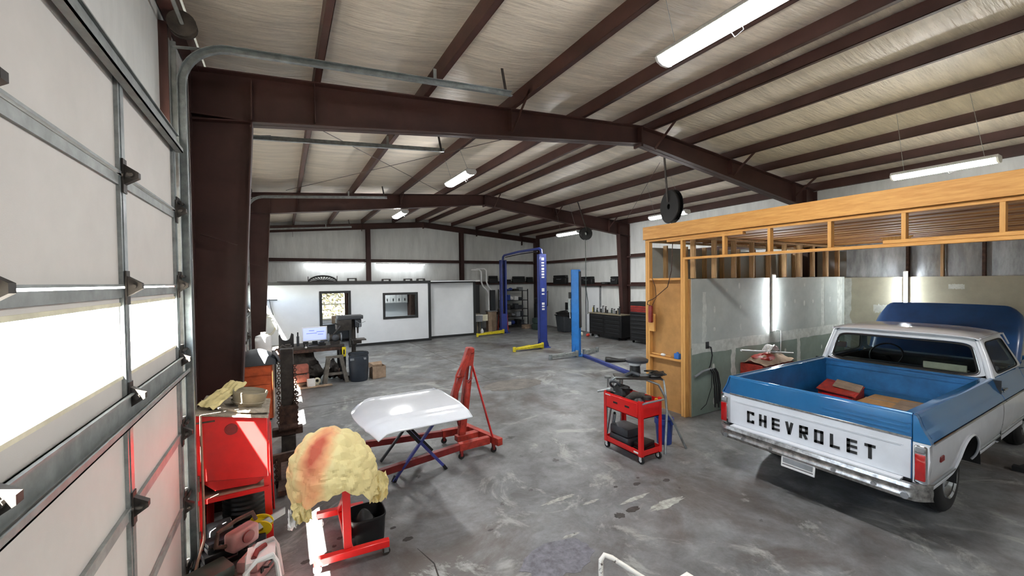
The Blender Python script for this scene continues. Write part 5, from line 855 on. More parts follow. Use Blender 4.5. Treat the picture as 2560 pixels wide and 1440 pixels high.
for r_ in range(5):
    for c_ in range(2): MB().bx(11.50, 11.52, 11.66+c_*.93, 12.55+c_*.93, .16+r_*.16, .30+r_*.16).build('drawer', 'black', t, bevel=.004); MB().bx(11.49, 11.50, 11.74+c_*.93, 12.47+c_*.93, .275+r_*.16, .288+r_*.16).build('pull', 'darkgrey', t)
MB().bx(11.50, 12.02, 11.60, 13.54, 1.0, 1.04).build('top', 'tan', t, bevel=.004)
for x in (11.6, 11.95):
    for y in (11.8, 13.4): MB().cyl((x, y-.02, .06), (x, y+.02, .06), .06, n=12).build('caster', 'blackrub', t)
rr = random.Random(12); cols = ['yellowbright', 'darkgrey', 'greendark', 'black', 'grey', 'darksteel', 'black', 'greendark', 'grey', 'black', 'tan', 'darkgrey']
wh = ['leftmost', 'second', 'third', 'fourth', 'fifth', 'sixth', 'seventh', 'eighth', 'ninth', 'tenth', 'eleventh', 'last']
for i in range(12):
    y = 13.52-i*.155; h = .12+.16*rr.random(); x = 11.62+.2*rr.random(); t = thing('spray_bottle', '%s bottle from the left on the long black tool chest' % wh[i], 'bottle', (x, y, 1.04), group='bottles on the black chest')
    MB().cyl((x, y, 1.041), (x, y, 1.04+h), .036, n=10).build('body', cols[i], t); MB().cyl((x, y, 1.04+h), (x, y, 1.08+h), .014, n=8).box((x, y-.02, 1.09+h), (.03, .08, .03)).build('spray_head', 'black' if i % 3 else 'white', t)
t = thing('red_tool_chest', 'tall black tool chest with red drawers beside the timber post', 'tool chest', (11.9, 10.8, 0)); MB().bx(11.62, 12.2, 10.25, 11.25, .1, 1.58).build('body', 'black', t, bevel=.01)
for k, z in enumerate((1.20, 1.28, 1.36, 1.12, 1.02, .86, .70, .54, .36, .18)): MB().bx(11.595, 11.62, 10.30, 11.20, z, z+(.07 if k < 4 else .13)).build('drawer', 'reddark' if k < 3 else 'black', t, bevel=.004); MB().bx(11.585, 11.595, 10.35, 11.15, z+.05, z+.065).build('pull', 'redold' if k < 3 else 'darkgrey', t)
for x in (11.7, 12.1):
    for y in (10.35, 11.15): MB().cyl((x, y-.02, .05), (x, y+.02, .05), .05, n=12).build('caster', 'blackrub', t)
for (y, c_, l_, m_) in ((13.55, (.10, .07, .07), 'pink rag on the floor under the black chest', 'redold'), (13.0, (.09, .07, .05), 'bluish rag on the floor under the black chest', 'grey'), (13.95, (.06, .05, .08), 'pale jug on the floor at the left end of the black chest', 'cream')): tag(MB().ball((11.38, y-.1, c_[2]*.98), c_, wob=.3).build('floor_rag', m_, None), l_, 'rag' if 'rag' in l_ else 'jug')
t = thing('trash_bin', 'dark grey wheeled bin with a black bag beside the white door', 'bin', (11.6, 15.35, 0)); mb = MB(); mb.add([(11.35, 15.1, 0), (11.35, 15.65, 0), (11.8, 15.65, 0), (11.8, 15.1, 0), (11.28, 15.02, .78), (11.28, 15.72, .78), (11.86, 15.72, .78), (11.86, 15.02, .78)], [(0, 1, 2, 3), (4, 5, 6, 7), (0, 1, 5, 4), (1, 2, 6, 5), (2, 3, 7, 6), (3, 0, 4, 7)]); mb.build('body', 'darkgrey', t, bevel=.03); MB().ball((11.57, 15.37, .82), (.36, .42, .16), 20, 12, .4, 3).build('bag', 'black', t, ang=30); MB().bx(11.26, 11.88, 15.0, 15.74, .76, .80).build('rim', 'black', t)
t = thing('floor_fan', 'round black pedestal fan behind the bright blue column', 'fan', (11.2, 14.0, 0)); MB().torus((11.15, 14.05, 1.35), .16, .02, (1, .6, 0), 20, 8).cyl((11.12, 14.03, 1.35), (11.2, 14.08, 1.35), .1, n=16).build('head', 'black', t); MB().cyl((11.2, 14.08, .03), (11.2, 14.08, 1.3), .02, n=8).build('pole', 'darksteel', t); MB().cyl((11.2, 14.08, 0), (11.2, 14.08, .03), .2, n=20).build('base', 'black', t)
t = thing('pallet_sign', 'small black square board leaning near the bin', 'board', (11.9, 15.9, .9)); MB().box((12.2, 15.9, 1.15), (.03, .42, .36)).build('panel', 'black', t); MB().bx(12.19, 12.21, 15.72, 15.76, 0, 1.0).bx(12.19, 12.21, 16.04, 16.08, 0, 1.0).build('post', 'black', t)
t = thing('parts_rack', 'black wire shelving full of parts behind the far lift column', 'shelving', (10.6, 18.3, 0))
for x in (9.75, 11.2):
    for y in (18.05, 18.6): MB().bx(x-.02, x+.02, y-.02, y+.02, 0, 2.0).build('post', 'black', t)
for z in (.12, .55, .95, 1.4, 1.9): MB().bx(9.73, 11.22, 18.03, 18.62, z, z+.03).build('shelf', 'black', t)
rr = random.Random(21); pal = ['black', 'darkgrey', 'darksteel', 'rust', 'black', 'grey', 'cloth', 'white', 'bluebucket']
rows = ['bottom', 'second', 'third', 'fourth', 'top']
for k, z in enumerate((.12, .55, .95, 1.4, 1.9)):
    x = 9.82; j = 0
    while x < 11.05 and j < 5:
        w_ = rr.uniform(.16, .3); h = rr.uniform(.14, .30) if k < 4 else rr.uniform(.08, .2); y0_ = 18.12; nm = pal[rr.randrange(len(pal))]
        tt = thing('parts_box', '%s parts box, %s from the left on the %s shelf of the wire rack' % ({'black': 'black', 'darkgrey': 'dark grey', 'darksteel': 'dark steel', 'rust': 'rusty brown', 'grey': 'grey', 'cloth': 'brown', 'white': 'white', 'bluebucket': 'navy'}[nm], wh[j].replace('leftmost', 'first'), rows[k]), 'box', (x+w_/2, 18.3, z+.03), group='parts on the wire rack')
        if j % 3 == 2: MB().ball((x+w_/2, 18.3, z+.031+h/2), (w_/2, .14, h/2), 12, 8).build('body', nm, tt)
        else: MB().bx(x, x+w_*.92, y0_, y0_+.3, z+.031, z+.03+h*.75).build('bin', nm, tt, bevel=.01); MB().bx(x+.01, x+w_*.9, y0_-.006, y0_+.305, z+.03+h*.75, z+.03+h).build('lid', nm, tt, bevel=.006)
        x += w_+.02; j += 1
t = thing('compressor', 'dark machine with hoses in the back corner behind the lettered column', 'machine', (11.6, 17.6, 0)); MB().cyl((11.4, 17.3, .06), (11.4, 17.3, 1.25), .26, n=22).build('tank', 'black', t); MB().cyl((11.4, 17.3, 0), (11.4, 17.3, .06), .2, n=18).build('base_ring', 'black', t); MB().bx(11.2, 11.6, 17.1, 17.5, 1.25, 1.55).build('motor', 'darksteel', t, bevel=.05); MB().cyl((11.25, 17.05, 1.4), (11.25, 17.0, 1.4), .2, n=22).build('flywheel', 'black', t); MB().tube([(11.5, 17.1, 1.5), (11.7, 16.9, 1.9), (11.6, 16.8, 1.2), (11.3, 16.9, .6)], .02, 8).build('hose', 'blackrub', t); MB().bx(11.18, 11.3, 16.98, 17.0, .95, 1.1).build('label_plate', 'white', t)
case('green_bin', 'dark green tote on the floor in front of the compressor', (11.0, 16.7, 0), (.55, .5, .6), .3, 'greendark', 'tote', False); case('tool_tote', 'small brown crate on the floor left of the green tote', (10.75, 17.5, 0), (.4, .3, .2), .1, 'carddull', 'crate', False)
t = thing('furnace', 'dark furnace cabinet with white vent pipes beside the office end', 'furnace', (8.3, 17.8, 0)); MB().bx(7.75, 8.2, 17.6, 18.2, .9, 2.25).build('cabinet', 'black', t, bevel=.01); MB().bx(7.75, 8.2, 17.55, 18.2, 0, .9).build('plinth', 'tan', t)
for k, (dx, z) in enumerate(((0, 3.0), (.28, 3.05))): MB().tube([(8.05+dx, 18.2, z), (8.35+dx, 17.9, z), (8.40+dx, 17.8, z-.1), (8.40+dx, 17.8, 2.4), (8.45+dx, 17.75, 2.2), (8.65+dx, 17.65, 1.95), (8.68+dx, 17.6, 1.8), (8.68+dx, 17.6, 1.02)], .04, 10).build('vent_pipe', 'white', t)
MB().bx(8.55, 9.08, 17.45, 17.75, .96, 1.0).build('pipe_shelf', 'grey', t); MB().bx(8.78, 9.0, 17.5, 17.7, 1.01, 2.0).build('filter_box', 'darkgrey', t); MB().bx(8.6, 9.05, 17.5, 17.75, 0, .96).build('plywood_panel', 'carddull', t)
t = thing('utility_sink', 'small grey sink with a white side panel by the office corner', 'sink', (8.1, 17.1, 0)); MB().bx(7.68, 8.05, 16.95, 17.35, .55, .85).build('basin', 'grey', t, bevel=.02); MB().bx(7.68, 8.06, 16.94, 17.36, .85, .88).build('rim', 'white', t); MB().box((8.22, 17.1, .72), (.30, .02, .30)).build('side_panel', 'cream', t)
for x in (7.72, 8.0):
    for y in (17.0, 17.3): MB().bx(x-.02, x+.02, y-.02, y+.02, 0, .55).build('leg', 'darkgrey', t)
tag(MB().lathe([(0, 0), (.07, 0), (.075, .16), (.04, .2), (.03, .25), (0, .25)], (7.95, 16.85, 0), n=14).build('bottle', 'white', None), 'white bottle on the floor by the sink leg', 'bottle')
t = thing('vise_bench', 'worn brown and red bench vise stand left of the wire rack', 'vise stand', (9.4, 17.6, 0)); MB().bx(9.2, 9.65, 17.4, 17.8, .78, .9).build('top', 'rust', t, bevel=.01); MB().ball((9.35, 17.55, 1.02), (.2, .14, .13), wob=.4).build('vise', 'darksteel', t, ang=30)
for x in (9.3, 9.6): 
    for y in (17.45, 17.75): MB().bar((x, y, .78), (x+(.05 if x > 9.4 else -.05), y, 0), .05).build('leg', 'redold', t)
MB().bar((9.3, 17.38, .78), (9.42, 17.34, .0), .06, .04).build('loose_plank', 'carddull', t)
# ================================================================== PICKUP TRUCK
TY = 2.22
tk = thing('pickup_truck', 'blue and white vintage pickup truck parked with its tailgate toward the room', 'truck', (6.0, TY, 0))
PROF = [(1.195, .865), (1.19, .885), (1.16, .90), (1.10, .918), (1.04, .945), (.995, .972), (.965, .982), (.95, .984), (.93, .972), (.80, .978), (.65, .965), (.55, .945), (.47, .915), (.42, .88)]
def pw(z):
    for (z1, w1), (z0, w0) in zip(PROF, PROF[1:]):
        if z0 <= z <= z1: return w0+(w1-w0)*(z-z0)/(z1-z0)
    return PROF[0][1] if z > 1 else PROF[-1][1]
def upper(s, x0, x1, name, mname, zt=1.195, zb=.965, par=tk):
    zs = [z for z, _ in PROF if zb <= z <= zt]; n = 12
    return MB().grid(lambda u, v: (x0+(x1-x0)*u, TY+s*pw(zs[min(int(round(v*(len(zs)-1))), len(zs)-1)]), zs[min(int(round(v*(len(zs)-1))), len(zs)-1)]), n, len(zs)-1, (0, -s*.012, 0)).build(name, mname, par)
def lower(s, x0, x1, arch, name, mname, zt=.93, zb=.44, ra=.40, za=.40, par=tk):
    """white lower flank, with a wheel arch cut out of it, curved by the profile"""
    cols = []; n = int((x1-x0)/.04); xs = sorted(set([x0+(x1-x0)*i/n for i in range(n+1)] + ([arch+ra*math.cos(math.pi*k/24) for k in range(25)] if arch else [])))
    xs = [x for x in xs if x0-1e-6 <= x <= x1+1e-6]; mb = MB(); prev = None; m = 8
    for x in xs:
        b = zb
        if arch and abs(x-arch) < ra: b = max(zb, za+math.sqrt(max(0, ra*ra-(x-arch)**2)))
        col = [(x, TY+s*pw(zt+(b-zt)*j/m), zt+(b-zt)*j/m) for j in range(m+1)]
        if prev: mb.add(prev+col, [(j, j+1, m+1+j+1, m+1+j) for j in range(m)])
        prev = col
    o = mb.build(name, mname, par)
    if arch:
        MB().tube([(arch+ra*math.cos(a), TY+s*(pw(max(zb, za+ra*math.sin(a)))+.006), max(zb, za+ra*math.sin(a))) for a in [math.pi*k/28 for k in range(29)]], .012, 8).build('arch_lip', mname, o)
        MB().grid(lambda u, v: (arch+ra*math.cos(math.pi*u), TY+s*(.965-.32*v), za+ra*math.sin(math.pi*u)), 24, 3).build('wheel_well', 'blackrub', o)
        MB().bx(arch-ra, arch+ra, TY+s*.64-.005, TY+s*.64+.005, .46, za+ra).build('well_panel', 'blackrub', o)
    return o
XA, XF = 6.10, 9.33
for s in (-1, 1):
    upper(s, 4.965, 7.37, 'bed_side_upper', 'truckblue'); lower(s, 4.965, 7.37, XA, 'bed_side_lower', 'truckwhite')
    MB().tube([(4.96, TY+s*.985, .948), (7.37, TY+s*.985, .948)], .010, 8).build('side_trim', 'chrome', tk)
    MB().bx(4.96, 5.68, TY+s*.957-.008, TY+s*.957+.008, .545, .56).bx(6.52, 7.37, TY+s*.957-.008, TY+s*.957+.008, .545, .56).build('side_trim', 'chrome', tk)
    MB().bar((4.96, TY+s*.90, .44), (5.70, TY+s*.90, .44), .02).build('lower_edge', 'truckwhite', tk); MB().bar((6.5, TY+s*.90, .44), (7.37, TY+s*.90, .44), .02).build('lower_edge', 'truckwhite', tk)
    # rail and inner bed side
    MB().bx(4.965, 7.36, TY+min(s*.79, s*.875), TY+max(s*.79, s*.875), 1.175, 1.19).build('bed_rail', 'truckblue', tk, bevel=.004); MB().bx(4.97, 7.32, TY+min(s*.785, s*.80), TY+max(s*.785, s*.80), .66, 1.175).build('bed_wall', 'bedblue', tk)
    MB().grid(lambda u, v: (6.10+.42*math.cos(math.pi*u), TY+s*(.785-.20*v), .67+.21*math.sin(math.pi*u)), 16, 2).build('wheel_house', 'grey', tk); MB().prism([(6.10+.42*math.cos(math.pi*k/16), .67+.21*math.sin(math.pi*k/16)) for k in range(17)], (0, TY+s*.585, 0), (1, 0, 0), (0, 0, 1), .004).build('wheel_house', 'grey', tk)
    # rear corner post with lamp
    yo = s*.985; mb = MB(); mb.prism([(s*.865, .58), (s*.955, .58), (s*.978, .80), (s*.972, .93), (s*.984, .95), (s*.865, .95)], (4.985, TY, 0), (0, 1, 0), (0, 0, 1), .07 if s > 0 else -.07); cp = mb.build('corner_post', 'truckwhite', tk)
    mb = MB(); mb.prism([(s*.865, .953), (s*.984, .953), (s*.972, .995), (s*.945, 1.04), (s*.918, 1.10), (s*.90, 1.16), (s*.885, 1.19), (s*.865, 1.195)], (4.985, TY, 0), (0, 1, 0), (0, 0, 1), .07 if s > 0 else -.07); mb.build('corner_cap', 'truckblue', tk)
    MB().box((4.912, TY+s*.918, .755), (.02, .088, .345), None).build('lamp_bezel', 'chrome', cp, bevel=.012); MB().box((4.903, TY+s*.918, .735), (.03, .070, .235)).build('tail_lens', 'redlens', cp, bevel=.010, seg=2); MB().box((4.904, TY+s*.918, .892), (.024, .066, .055)).build('reverse_lens', 'grey', cp, bevel=.008)
    MB().box((5.22, TY+s*.979, .765), (.10, .014, .055)).build('side_marker', 'reddark', tk, bevel=.01)
# tailgate
tg = MB().bx(4.93, 4.975, TY-.855, TY+.855, .575, 1.185).build('tailgate', 'truckblue', tk, bevel=.006)
MB().bx(4.922, 4.931, TY-.85, TY+.85, .60, .965).build('white_panel', 'truckwhite', tg, bevel=.004); MB().bx(4.917, 4.931, TY-.855, TY+.855, .966, .984).build('upper_trim', 'pittedchrome', tg, bevel=.003); MB().bx(4.917, 4.931, TY-.855, TY+.855, .583, .598).build('lower_trim', 'black', tg); MB().bx(4.915, 4.931, TY-.855, TY+.855, .570, .582).build('lower_trim', 'chrome', tg)
for z, x in ((.885, .78), (.895, .80)): MB().bx(4.9185, 4.923, TY-x, TY+x, z, z+.006).build('panel_crease', 'truckwhite', tg)
for z in (1.02, 1.065, 1.11): MB().bar((4.929, TY-.84, z), (4.929, TY-.10-(z-1.02)*1.2, z), .008, .012).build('crease', 'truckblue', tg)
MB().tube([(4.95, TY-.855, 1.186), (4.95, TY+.855, 1.186)], .018, 10).build('top_roll', 'truckblue', tg)
def glyph(ch, y, z, w_, h):
    s_ = h*.20; segs = {'C': 'tblUL', 'H': 'lrm', 'E': 'ltbm', 'V': 'V', 'R': 'ltRmk', 'O': 'ltbr', 'L': 'lb', 'T': 'tc'}[ch]; mb = MB(); X = 4.9195
    def st(a, b): 
        ya, za = y-(a[0]-.5)*w_, z+a[1]*h; yb, zb = y-(b[0]-.5)*w_, z+b[1]*h; mb.bar((X, ya, za), (X, yb, zb), s_ if abs(a[0]-b[0]) < 1e-6 or True else s_, .006, (1, 0, 0))
    q = .5*s_/h; qx = .5*s_/w_
    for c in segs:
        if c == 't': st((0, 1-q), (1, 1-q))
        if c == 'b': st((0, q), (1, q))
        if c == 'l': st((qx, 0), (qx, 1))
        if c == 'r': st((1-qx, 0), (1-qx, 1))
        if c == 'R': st((1-qx, .45), (1-qx, 1))
        if c == 'm': st((0, .5), (1, .5))
        if c == 'c': st((.5, 0), (.5, 1))
        if c == 'U': st((1-qx, .72), (1-qx, 1))
        if c == 'L': st((1-qx, 0), (1-qx, .28))
        if c == 'k': st((.45, .5), (1-qx, 0.02))
        if c == 'V': st((qx, 1), (.5, .03)); st((1-qx, 1), (.5, .03))
    return mb.build('letter', 'blacktrim', tg, smooth=False)
for i, ch in enumerate('CHEVROLET'): glyph(ch, 2.81-i*.1435, .675, .085, .14)
# bumper
def bsec(y): a = abs(y); return 4.825+.012*a*a+(.13*max(0, (a-.86)/.13)**2 if a > .86 else 0)
ys_ = [-.99+1.98*i/44 for i in range(45)]; sec = [(0.02, .435), (-.008, .44), (-.018, .47), (-.004, .50), (-.004, .52), (-.016, .55), (-.004, .583), (.03, .588)]
mb = MB(); vs = [(bsec(y)+dx, TY+y, z) for y in ys_ for dx, z in sec]; ns = len(sec); mb.add(vs, [(i*ns+k, i*ns+k+1, (i+1)*ns+k+1, (i+1)*ns+k) for i in range(44) for k in range(ns-1)]); bp_ = mb.build('rear_bumper', 'pittedchrome', tk)
for s in (-1, 1): MB().bar((4.86, TY+s*.4, .5), (5.2, TY+s*.4, .5), .06).build('bumper_bracket', 'black', bp_); MB().cyl((4.806, TY+s*.62, .49), (4.80, TY+s*.62, .49), .02, n=12).cyl((4.806, TY+s*.30, .49), (4.80, TY+s*.30, .49), .02, n=12).build('bumper_bolt', 'chrome', bp_); MB().cyl((4.812, TY+s*.84, .475), (4.805, TY+s*.84, .475), .03, n=14).build('bumper_bolt', 'chrome', bp_)
pl = MB().box((4.815, 2.245, .415), (.012, .33, .155), rotm(0, .12)).build('licence_plate', 'white', tk, bevel=.006); MB().box((4.808, 2.245, .415), (.006, .29, .05), rotm(0, .12)).build('plate_band', 'grey', pl); MB().box((4.806, 2.245, .463), (.006, .30, .012), rotm(0, .12)).box((4.806, 2.245, .37), (.006, .30, .012), rotm(0, .12)).build('plate_rim', 'chrome', pl)
MB().bx(4.84, 4.95, TY-.80, TY+.80, .585, .60).build('sill_apron', 'truckwhite', tk)
# bed floor and front wall
MB().bx(4.97, 7.33, TY-.79, TY+.79, .645, .66).build('bed_floor', 'bedblue', tk)
for i in range(9): MB().bx(4.98, 7.3, TY-.72+i*.18-.03, TY-.72+i*.18+.03, .661, .668).build('floor_rib', 'bedblue', tk)
MB().bx(7.30, 7.335, TY-.80, TY+.80, .66, 1.185).build('bed_front_wall', 'bedblue', tk); MB().bx(7.285, 7.30, TY-.79, TY+.79, 1.10, 1.13).bx(7.28, 7.35, TY-.80, TY+.80, 1.175, 1.192).bx(7.29, 7.30, TY-.79, TY+.79, .82, .84).build('front_wall_rib', 'bedblue', tk)
MB().bx(5.0, 10.0, TY-.42, TY-.34, .40, .52).bx(5.0, 10.0, TY+.34, TY+.42, .40, .52).build('chassis_rail', 'black', tk); MB().cyl((XA, TY-.7, .36), (XA, TY+.7, .36), .05, n=12).ball((XA, TY, .36), (.16, .14, .14)).build('rear_axle', 'black', tk); MB().cyl((XF, TY-.7, .36), (XF, TY+.7, .36), .04, n=12).build('front_axle', 'black', tk)
# wheels
def wheel(x, s, name='wheel'):
    x -= .16
    yo, yi = TY+s*.865, TY+s*.655; a = (0, s, 0); wth = .21; c = (x, TY+s*.660, .352)
    prof = [(.20, .0), (.26, -.002), (.315, .012), (.342, .03), (.352, .05), (.352, .16), (.342, .185), (.315, .205), (.26, .212), (.205, .20)]
    w_ = MB().lathe(prof, c, a, 40).build(name, 'blackrub', tk)
    for k in range(4): MB().lathe([(.3535, .066+k*.026), (.357, .068+k*.026), (.357, .082+k*.026), (.3535, .084+k*.026)], c, a, 40).build('tread_rib', 'blackrub', w_)
    MB().lathe([(.205, .0), (.205, .20), (.198, .19), (.185, .14), (.16, .13), (.10, .155), (.075, .16), (.07, .155)], c, a, 32).build('rim', 'galv', w_); MB().lathe([(.0, .20), (.05, .195), (.095, .18), (.12, .155), (.12, .14)], c, a, 24).build('hub_cap', 'chrome', w_); MB().lathe([(.185, .200), (.204, .214), (.21, .206)], c, a, 32).build('trim_ring', 'chrome', w_)
for x in (XA, XF):
    for s in (-1, 1): wheel(x, s)
# cab lower body, doors, fenders
for s in (-1, 1):
    d = upper(s, 7.385, 8.62, 'door', 'truckblue', 1.195); lower(s, 7.385, 8.62, None, 'door_lower', 'truckwhite', zb=.50, par=tk); MB().tube([(7.39, TY+s*.985, .948), (8.62, TY+s*.985, .948)], .010, 8).build('side_trim', 'chrome', tk)
    MB().bar((7.39, TY+s*.957, .552), (8.62, TY+s*.957, .552), .015).build('side_trim', 'chrome', tk); MB().bx(7.37, 7.386, TY+min(s*.5, s*.955), TY+max(s*.5, s*.955), .46, 1.185).build('door_gap', 'black', tk)
    MB().bar((7.39, TY+s*.90, .47), (8.62, TY+s*.90, .47), .05, .07).build('rocker', 'truckwhite', tk); MB().box((7.53, TY+s*.955, 1.065), (.14, .03, .022)).cyl((7.47, TY+s*.955, 1.05), (7.47, TY+s*.965, 1.05), .018, n=12).build('door_handle', 'chrome', d, bevel=.004)
    upper(s, 8.635, 10.02, 'fender_upper', 'truckblue'); lower(s, 8.635, 10.02, XF, 'fender_lower', 'truckwhite'); MB().tube([(8.64, TY+s*.985, .948), (10.0, TY+s*.985, .948)], .010, 8).build('side_trim', 'chrome', tk)
    MB().bx(8.90, 10.0, TY+min(s*.80, s*.875), TY+max(s*.80, s*.875), 1.165, 1.185).build('fender_top', 'truckblue', tk)
MB().bx(8.62, 8.95, TY-.86, TY+.86, 1.14, 1.19).build('cowl', 'truckblue', tk, bevel=.02); MB().bx(8.86, 8.9, TY-.84, TY+.84, .5, 1.14).build('firewall', 'black', tk); MB().bx(10.0, 10.06, TY-.93, TY+.93, .62, 1.05).build('grille', 'chrome', tk, bevel=.02); MB().bx(9.98, 10.02, TY-.94, TY+.94, 1.05, 1.18).build('front_panel', 'truckblue', tk, bevel=.02); MB().bx(10.08, 10.16, TY-.98, TY+.98, .45, .58).build('front_bumper', 'chrome', tk, bevel=.03); MB().bx(8.95, 9.95, TY-.35, TY+.35, .5, .98).build('engine', 'darksteel', tk, bevel=.08)
# greenhouse
def hwz(z, b=.868, t=.722): return b+(t-b)*(z-1.17)/.50
def outline(zc, hz, f, e, n=64):
    o = []
    for k in range(n):
        a = 2*math.pi*k/n; c, s_ = math.cos(a), math.sin(a); z = zc+hz*math.copysign(abs(s_)**e, s_); o.append((f(z)*math.copysign(abs(c)**e, c), z))
    return o
def ring(o, i, P, mname, name, thick=(.02, 0, 0)):
    n = len(o); A = [Vector(P(*p)) for p in o]; B = [Vector(P(*p)) for p in i]; t_ = Vector(thick); vs = A+B+[p+t_ for p in A]+[p+t_ for p in B]; fs = []
    for k in range(n):
        j = (k+1) % n; fs += [(k, j, n+j, n+k), (2*n+k, 3*n+k, 3*n+j, 2*n+j), (n+k, n+j, 3*n+j, 3*n+k), (k, 2*n+k, 2*n+j, j)]
    return MB().add(vs, fs).build(name, mname, tk, ang=50)
def pane(i, P, name='window_pane', shift=(.008, 0, 0)):
    vs = [Vector(P(*p))+Vector(shift) for p in i]; return MB().add(vs, [tuple(range(len(vs)))]).build(name, 'carglass', tk, smooth=False)
RO, RI = outline(1.425, .255, lambda z: hwz(z), .28), outline(1.388, .188, lambda z: hwz(z, .775, .66), .24)
PR = lambda y, z: (7.40+.10*(z-1.17)/.5+.05*(abs(y)/.86)**4, TY+y, z)
ring(RO, RI, PR, 'truckwhite', 'rear_window_frame'); pane(RI, PR)
rg = [p for p in RI]; MB().tube([PR(*p) for p in rg+rg[:1]], .012, 8, False).build('window_gasket', 'blackrub', tk)
MB().tube([(PR(*p)[0]-.006,)+tuple(PR(*p)[1:]) for p in (outline(1.388, .203, lambda z: hwz(z, .792, .675), .24)+outline(1.388, .203, lambda z: hwz(z, .792, .675), .24)[:1])], .005, 6, False).build('window_bead', 'chrome', tk)
for s in (-1, 1):
    PS = lambda x, z, s=s: (x, TY+s*(hwz(z)+.012), z)
    def fx(lo0, lo1, hi0, hi1): return lambda t: (lo0+(hi0-lo0)*t, lo1+(hi1-lo1)*t)
    def side(zc, hz, L0, L1, H0, H1, e=.25, n=64):
        o = []
        for k in range(n):
            a = 2*math.pi*k/n; c, s_ = math.cos(a), math.sin(a); z = zc+hz*math.copysign(abs(s_)**e, s_); t = (z-(zc-hz))/(2*hz); x0 = L0+(H0-L0)*t; x1 = L1+(H1-L1)*t; o.append(((x0+x1)/2+(x1-x0)/2*math.copysign(abs(c)**e, c), z))
        return o
    SO, SI = side(1.42, .24, 7.44, 8.86, 7.50, 8.46, .2), side(1.40, .19, 7.66, 8.70, 7.66, 8.44, .22); ring(SO, SI, PS, 'truckwhite', 'door_window_frame', (0, -s*.02, 0)); pane(SI, PS, 'window_pane', (0, -s*.01, 0)); MB().tube([PS(*p) for p in SI+SI[:1]], .008, 6, False).build('window_gasket', 'blackrub', tk)
    MB().tube([(7.48, TY+s*.765, 1.655), (8.0, TY+s*.775, 1.668), (8.5, TY+s*.765, 1.655), (8.62, TY+s*.80, 1.5)], .010, 6).build('drip_rail', 'truckwhite', tk)
    MB().box((8.52, TY+s*1.05, 1.26), (.03, .14, .10)).bar((8.54, TY+s*.90, 1.19), (8.53, TY+s*1.05, 1.24), .012).build('side_mirror', 'chrome', tk, bevel=.006)
    MB().tube([(7.44, TY+s*.86, 1.18), (7.50, TY+s*.80, 1.42), (7.53, TY+s*.74, 1.62)], .035, 10).build('rear_pillar', 'truckwhite', tk)
WO, WI = outline(1.42, .25, lambda z: hwz(z), .22), outline(1.42, .20, lambda z: hwz(z)-.05, .22); PW = lambda y, z: (8.86-.42*(z-1.17)/.5-.05*(y/.86)**2+.02, TY+y, z); ring(WO, WI, PW, 'truckwhite', 'windshield_frame'); pane(WI, PW)
def rf(u, v):
    t = -1+2*v; x = 7.455+1.06*u; e = (1-abs(t)**3.2); y = t*.765; zt = 1.648+.085*max(0, e)**.55; en = max(0, 1-abs(2*u-1)**7); return (x+.03*(1-abs(t)**2)*(1 if u > .5 else -1)*(abs(2*u-1)**3), TY+y, 1.645+(zt-1.645)*(.45+.55*en))
MB().grid(rf, 28, 28, (0, 0, -.012)).build('roof', 'truckwhite', tk, ang=60)
# cabin
MB().bx(7.50, 7.72, TY-.70, TY+.70, .75, 1.20).build('seat_back', 'vinyl', tk, bevel=.05, seg=2); MB().bx(7.55, 8.15, TY-.70, TY+.70, .58, .80).build('seat_cushion', 'vinyl', tk, bevel=.05, seg=2); MB().bx(8.48, 8.82, TY-.80, TY+.80, .95, 1.20).build('dashboard', 'vinyl', tk, bevel=.04, seg=2); MB().bx(7.4, 8.86, TY-.85, TY+.85, .46, .50).build('cab_floor', 'black', tk)
MB().torus((8.28, TY+.38, 1.20), .20, .013, (-.8, 0, .55), 30, 8).build('steering_wheel', 'black', tk); MB().tube([(8.28, TY+.38, 1.20), (8.6, TY+.38, 1.02)], .025, 8).bar((8.28, TY+.19, 1.20), (8.28, TY+.57, 1.20), .02).build('steering_column', 'black', tk); MB().box((8.5, TY, 1.60), (.02, .22, .05)).build('inner_mirror', 'black', tk)
for s in (-1, 1): MB().bx(7.45, 8.6, TY+min(s*.82, s*.845), TY+max(s*.82, s*.845), .5, 1.17).build('door_card', 'vinyl', tk)
MB().bx(7.43, 7.445, TY-.82, TY+.82, .5, 1.18).build('cab_rear_panel', 'truckwhite', tk)
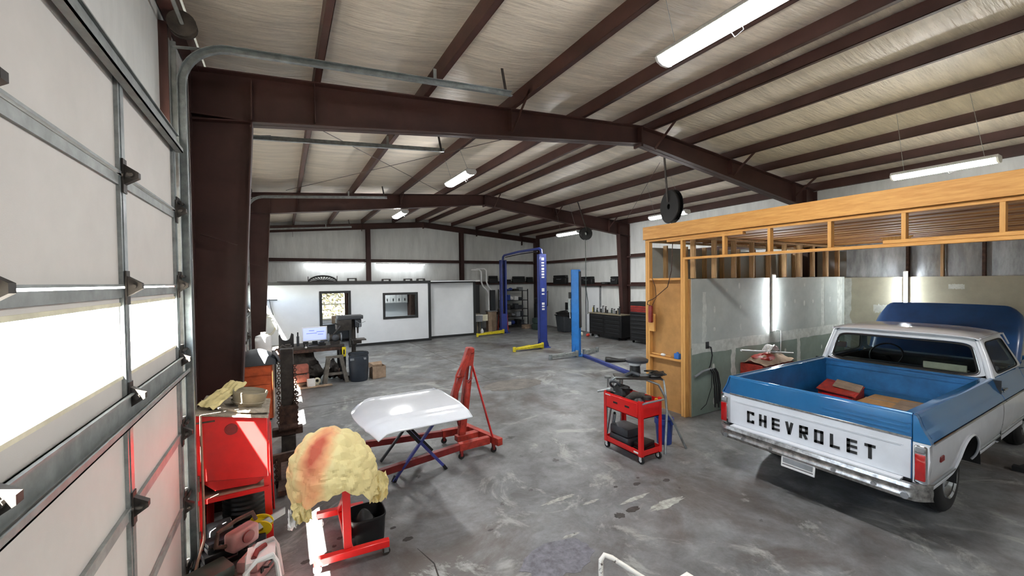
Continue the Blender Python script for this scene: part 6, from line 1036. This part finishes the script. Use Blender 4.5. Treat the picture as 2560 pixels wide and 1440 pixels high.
# raised hood
def hd(u, v):
    t = -1+2*u; half = .84-.05*v**4-.10*max(0, v-.86)/.14*0; c = abs(t); rx = 1-max(0, v-.80)/.20*.0
    y = t*half; L = .98*v; X, Z = 8.95+L*.50, 1.185+L*.80; bow = .035*(1-t*t)+.03*math.sin(math.pi*v); corner = max(0, c-.80)/.20
    Z -= .10*corner**2*v**3; nrm = Vector((-.85, 0, .53)); p = Vector((X, TY+y, Z))+nrm*(bow-.05*corner**3); return p
MB().grid(hd, 30, 24, (.022, 0, -.012)).build('hood', 'shadeblue', tk, ang=60)
for s in (0, 1): MB().grid(lambda u, v, s=s: Vector(hd(s, v))+Vector((.07*u, 0, -.045*u)), 2, 20, (0, .008*(1 if s == 0 else -1), 0)).build('hood_flange', 'truckblue', tk)
MB().grid(lambda u, v: Vector(hd(u, 1))+Vector((.06*v, 0, -.04*v)), 24, 2, (.004, 0, -.006)).build('hood_lip', 'shadeblue', tk)
for s in (-1, 1): MB().bar((8.97, TY+s*.7, 1.15), (9.2, TY+s*.7, 1.52), .03, .01).build('hood_hinge', 'black', tk)
# load in the bed
t = thing('red_carton', 'red box with a loose brown sheet on top in the truck bed', 'box', (6.9, 2.66, .67), .08, world=False); MB().box((0, 0, .085), (.46, .40, .17)).build('body', 'redold', t, bevel=.006); MB().box((-.02, 0, .19), (.50, .44, .012), rotm(.10, -.10, .06)).build('lid_sheet', 'redold', t); MB().box((.07, -.06, .215), (.30, .30, .012), rotm(.16, -.12, .12)).build('loose_sheet', 'carddull', t); MB().box((-.232, 0, .09), (.008, .3, .10)).build('label_panel', 'red', t)
t = thing('flat_carton', 'flat brown cardboard carton lying in the truck bed beside the red box', 'box', (6.98, 2.12, .67), .0, world=False); MB().box((0, 0, .05), (.62, .58, .10)).build('body', 'card', t, bevel=.005); MB().box((0, .0, .1025), (.05, .58, .003)).build('tape_strip', 'carddull', t); MB().box((-.05, -.15, .103), (.5, .2, .004), rotm(0, 0, .1)).build('torn_patch', 'carddull', t)
tag(MB().bx(7.46, 7.60, TY-.66, TY-.26, 1.212, 1.222).bx(7.455, 7.475, TY-.66, TY-.26, 1.222, 1.30).build('dash_paper', 'cream', None, bevel=.004), 'cream folded paper propped inside the rear window of the truck', 'paper')
t = thing('floor_jack_bar', 'black bar lying on the floor beside the truck front wheel', 'bar', (8.3, 1.0, 0)); MB().bar((7.9, 1.20, .03), (9.4, .95, .03), .05, .05).build('bar', 'black', t); MB().bx(7.86, 7.95, 1.14, 1.26, 0, .06).build('end_block', 'black', t)
bpy.context.view_layer.update()
